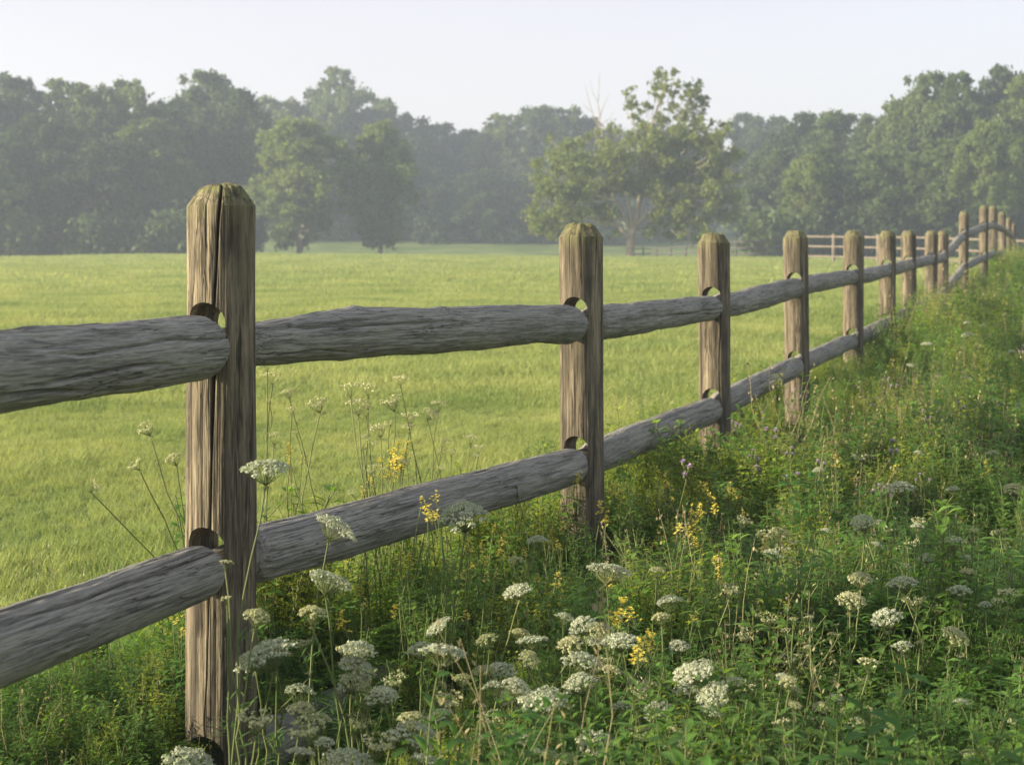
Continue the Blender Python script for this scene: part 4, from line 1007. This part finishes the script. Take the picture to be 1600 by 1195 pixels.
# farther ones beyond the third post
q = random.Random(4)
for i in range(70):
    y = q.uniform(8, 30); x = float(fx(y)) + q.uniform(.3, 1.2 + y * .12); z = float(ground(x, y)); sd += 1
    if not (y < 12 and q.random() < .5):
        carrot((x, y, z + q.uniform(.42, .68)), q.uniform(.05, .11), q.choice(['open', 'side', 'open', 'nest']), 'distant white wild carrot head in the weeds beside the far fence posts', G1, sd, (q.uniform(0, .25), q.uniform(-.2, .2)))

for i in range(34):
    y = q.uniform(4.8, 12); x = float(fx(y)) + q.uniform(.9, 3.6); z = float(ground(x, y)); sd += 1
    carrot((x, y, z + q.uniform(.38, .56)), q.uniform(.05, .10), q.choice(['open', 'side', 'side', 'nest']), 'small greenish white wild carrot head in the shaded weeds on the right', G1, sd, (q.uniform(0, .25), q.uniform(-.2, .2)))

# yellow and purple flowers
def spray(seed, col, h=.12, n=40, fr=.006, width=.035):
    rng = np.random.RandomState(seed); mb = MB()
    for k in range(n):
        f_ = rng.uniform(0, 1); a_ = rng.uniform(0, 6.28); r = width * (1 - .6 * f_) * rng.uniform(.2, 1)
        p = np.array([r * math.cos(a_), r * math.sin(a_), h * (f_ - .6)])
        mb.tube([[0, 0, p[2] - .02], p], [.0007, .0005], 3, 1, False)
        for w in range(5):
            b0 = w * 1.2566 + rng.uniform(0, .4); leaf(mb, p, [math.cos(b0), math.sin(b0), rng.uniform(.1, .9)], fr * rng.uniform(.8, 1.2), fr * .6, 0, .1)
    return mb.mesh('flower_cluster', [M[col], M['stem']])
def thistle(seed):
    rng = np.random.RandomState(seed); mb = MB()
    for h in range(3):
        c = np.array([rng.normal(0, .018), rng.normal(0, .018), rng.uniform(-.03, 0)]) if h else np.zeros(3)
        mb.tube([[0, 0, -.05], c], [.001, .001], 3, 1, False)
        mb.tube([c - [0, 0, .01], c - [0, 0, .005], c], [.002, .005, .004], 6, 1, False)
        for k in range(34):
            d = unit(rng.normal(0, 1, 3) + [0, 0, .9]); d[2] = abs(d[2]); leaf(mb, c, d, rng.uniform(.007, .013), .003, 0, .05)
    return mb.mesh('flower_cluster', [M['purple'], M['stem']])
YM = [spray(600 + s, 'yellow', .05 + .015 * s, 16 + 5 * s, .0085, .032) for s in range(3)]; PM = [thistle(610 + s) for s in range(3)]
BM_ = [herb(np.random.RandomState(620 + s), .42, 1, .012, .036, .05, branch=4).mesh('foliage', LM) for s in range(3)]
def flower(name, u, v, Y, label, group, meshes, seed, s=1.0):
    q = random.Random(seed); p = P(u, v, Y); x, y = p.x + q.uniform(-.05, .05), Y + q.uniform(-.04, .04); z = float(ground(x, y)); t = thing(name, label, 'flower', (x, y, z), group)
    h = max(.15, p.z - z); f_ = ob('foliage', BM_[seed % 3], t); f_.scale = (1, 1, h * .9 / .42); f_.rotation_euler = (0, 0, q.uniform(0, 6))
    o = ob('flower_cluster', meshes[seed % 3], t); o.location = (p.x - x, p.y - y, h); o.scale = (s, s, s); o.rotation_euler = (q.uniform(-.3, .3), q.uniform(-.3, .3), q.uniform(0, 6))
    mb = MB(); r2 = np.random.RandomState(seed); mb.tube(stem_pts(r2, [0, 0, 0], [p.x - x, p.y - y, h], 8, .01), np.linspace(.0024, .0012, 8), 5, 0, False); ob('stem', mb.mesh('stem', [M['stem']], True), t)
GY_ = 'yellow flowers in the weeds'; GP = 'purple flowers in the weeds'
yl = [(622, 700, 4.6, 1.1), (610, 712, 4.5, 1), (598, 725, 4.5, .9), (450, 698, 4.1, .5), (472, 716, 4.1, .5), (660, 783, 3.9, .6), (668, 798, 3.8, .6), (583, 756, 4.4, .6), (1095, 795, 5.0, 1), (1088, 805, 4.9, 1), (972, 945, 3.3, .8), (1120, 875, 4.0, .7), (1100, 760, 5.4, .8), (1075, 830, 4.5, .8),
      (1010, 990, 3.1, .7), (1020, 1000, 3.0, .6), (880, 820, 4.6, .6), (850, 805, 4.7, .6), (900, 745, 5.2, .6), (955, 760, 5.2, .8), (940, 790, 5.0, .7), (1030, 740, 5.5, .8), (425, 935, 3.4, .5), (735, 850, 4.2, .6), (760, 900, 3.9, .5), (700, 880, 4.0, .5), (640, 870, 3.9, .5), (560, 920, 3.6, .5), (820, 860, 4.4, .6), (790, 840, 4.6, .6), (1150, 770, 5.4, .7)]
for i, (u, v, Y, s) in enumerate(yl):
    q = random.Random(i)
    for k in range(3 if s > .55 else 2):
        flower('yellow_flower', u + (q.uniform(-24, 24) if k else 0), v + (q.uniform(-12, 24) if k else 0), Y + (q.uniform(-.1, .1) if k else 0), 'yellow flower spray on a leafy stem near the first three posts', GY_, YM, 700 + i * 3 + k, s * q.uniform(.7, 1.1))
q = random.Random(19)
for i in range(75):
    y = q.uniform(3.5, 7.5); x = float(fx(y)) + q.uniform(-.35, 1.1); z = float(ground(x, y)) + q.uniform(.28, .46)
    flower('yellow_flower', 800 + x / y * F, VH + (ZC - z) / y * F, y, 'yellow flower spray on a leafy stem near the first three posts', GY_, YM, 820 + i, q.uniform(.35, .75))
q = random.Random(9)
for i in range(85):
    y = q.uniform(5.5, 24); x = float(fx(y)) + q.uniform(.15, 1.0 + y * .14); z = float(ground(x, y)) + q.uniform(.32, .5)
    u = 800 + x / y * F; v = VH + (ZC - z) / y * F
    flower('yellow_flower', u, v, y, 'distant yellow flower spray in the weeds beyond the second post', GY_, YM, 900 + i, q.uniform(.7, 1.2))
for i in range(90):
    y = q.uniform(4.6, 20); x = float(fx(y)) + q.uniform(-.1, .8 + y * .14); z = float(ground(x, y)) + q.uniform(.42, .66)
    u = 800 + x / y * F; v = VH + (ZC - z) / y * F
    flower('purple_flower', u, v, y, 'small purple flower cluster in the weeds along the fence', GP, PM, 1100 + i, q.uniform(.9, 1.4))

# ------------------------------------------------------------------ morning haze
hm, N, L = newmat('haze')
pv = N.new('ShaderNodeVolumePrincipled'); pv.inputs['Color'].default_value = (.70, .81, 1.0, 1); pv.inputs['Density'].default_value = HAZE; pv.inputs['Anisotropy'].default_value = .2
o_ = N.new('ShaderNodeOutputMaterial'); L.new(pv.outputs[0], o_.inputs['Volume'])
zmin = float(GZ.min()) - 1.0; zmax = 29.0
x0, x1, y0, y1 = -300, 300, -100, 500
V = [(x0, y0, zmin), (x1, y0, zmin), (x1, y1, zmin), (x0, y1, zmin), (x0, y0, zmax), (x1, y0, zmax), (x1, y1, zmax), (x0, y1, zmax)]
Q = [(3, 2, 1, 0), (4, 5, 6, 7), (0, 1, 5, 4), (1, 2, 6, 5), (2, 3, 7, 6), (3, 0, 4, 7)]
tag(ob('haze', mk('haze', V, [np.array(Q)], hm)), kind='stuff')
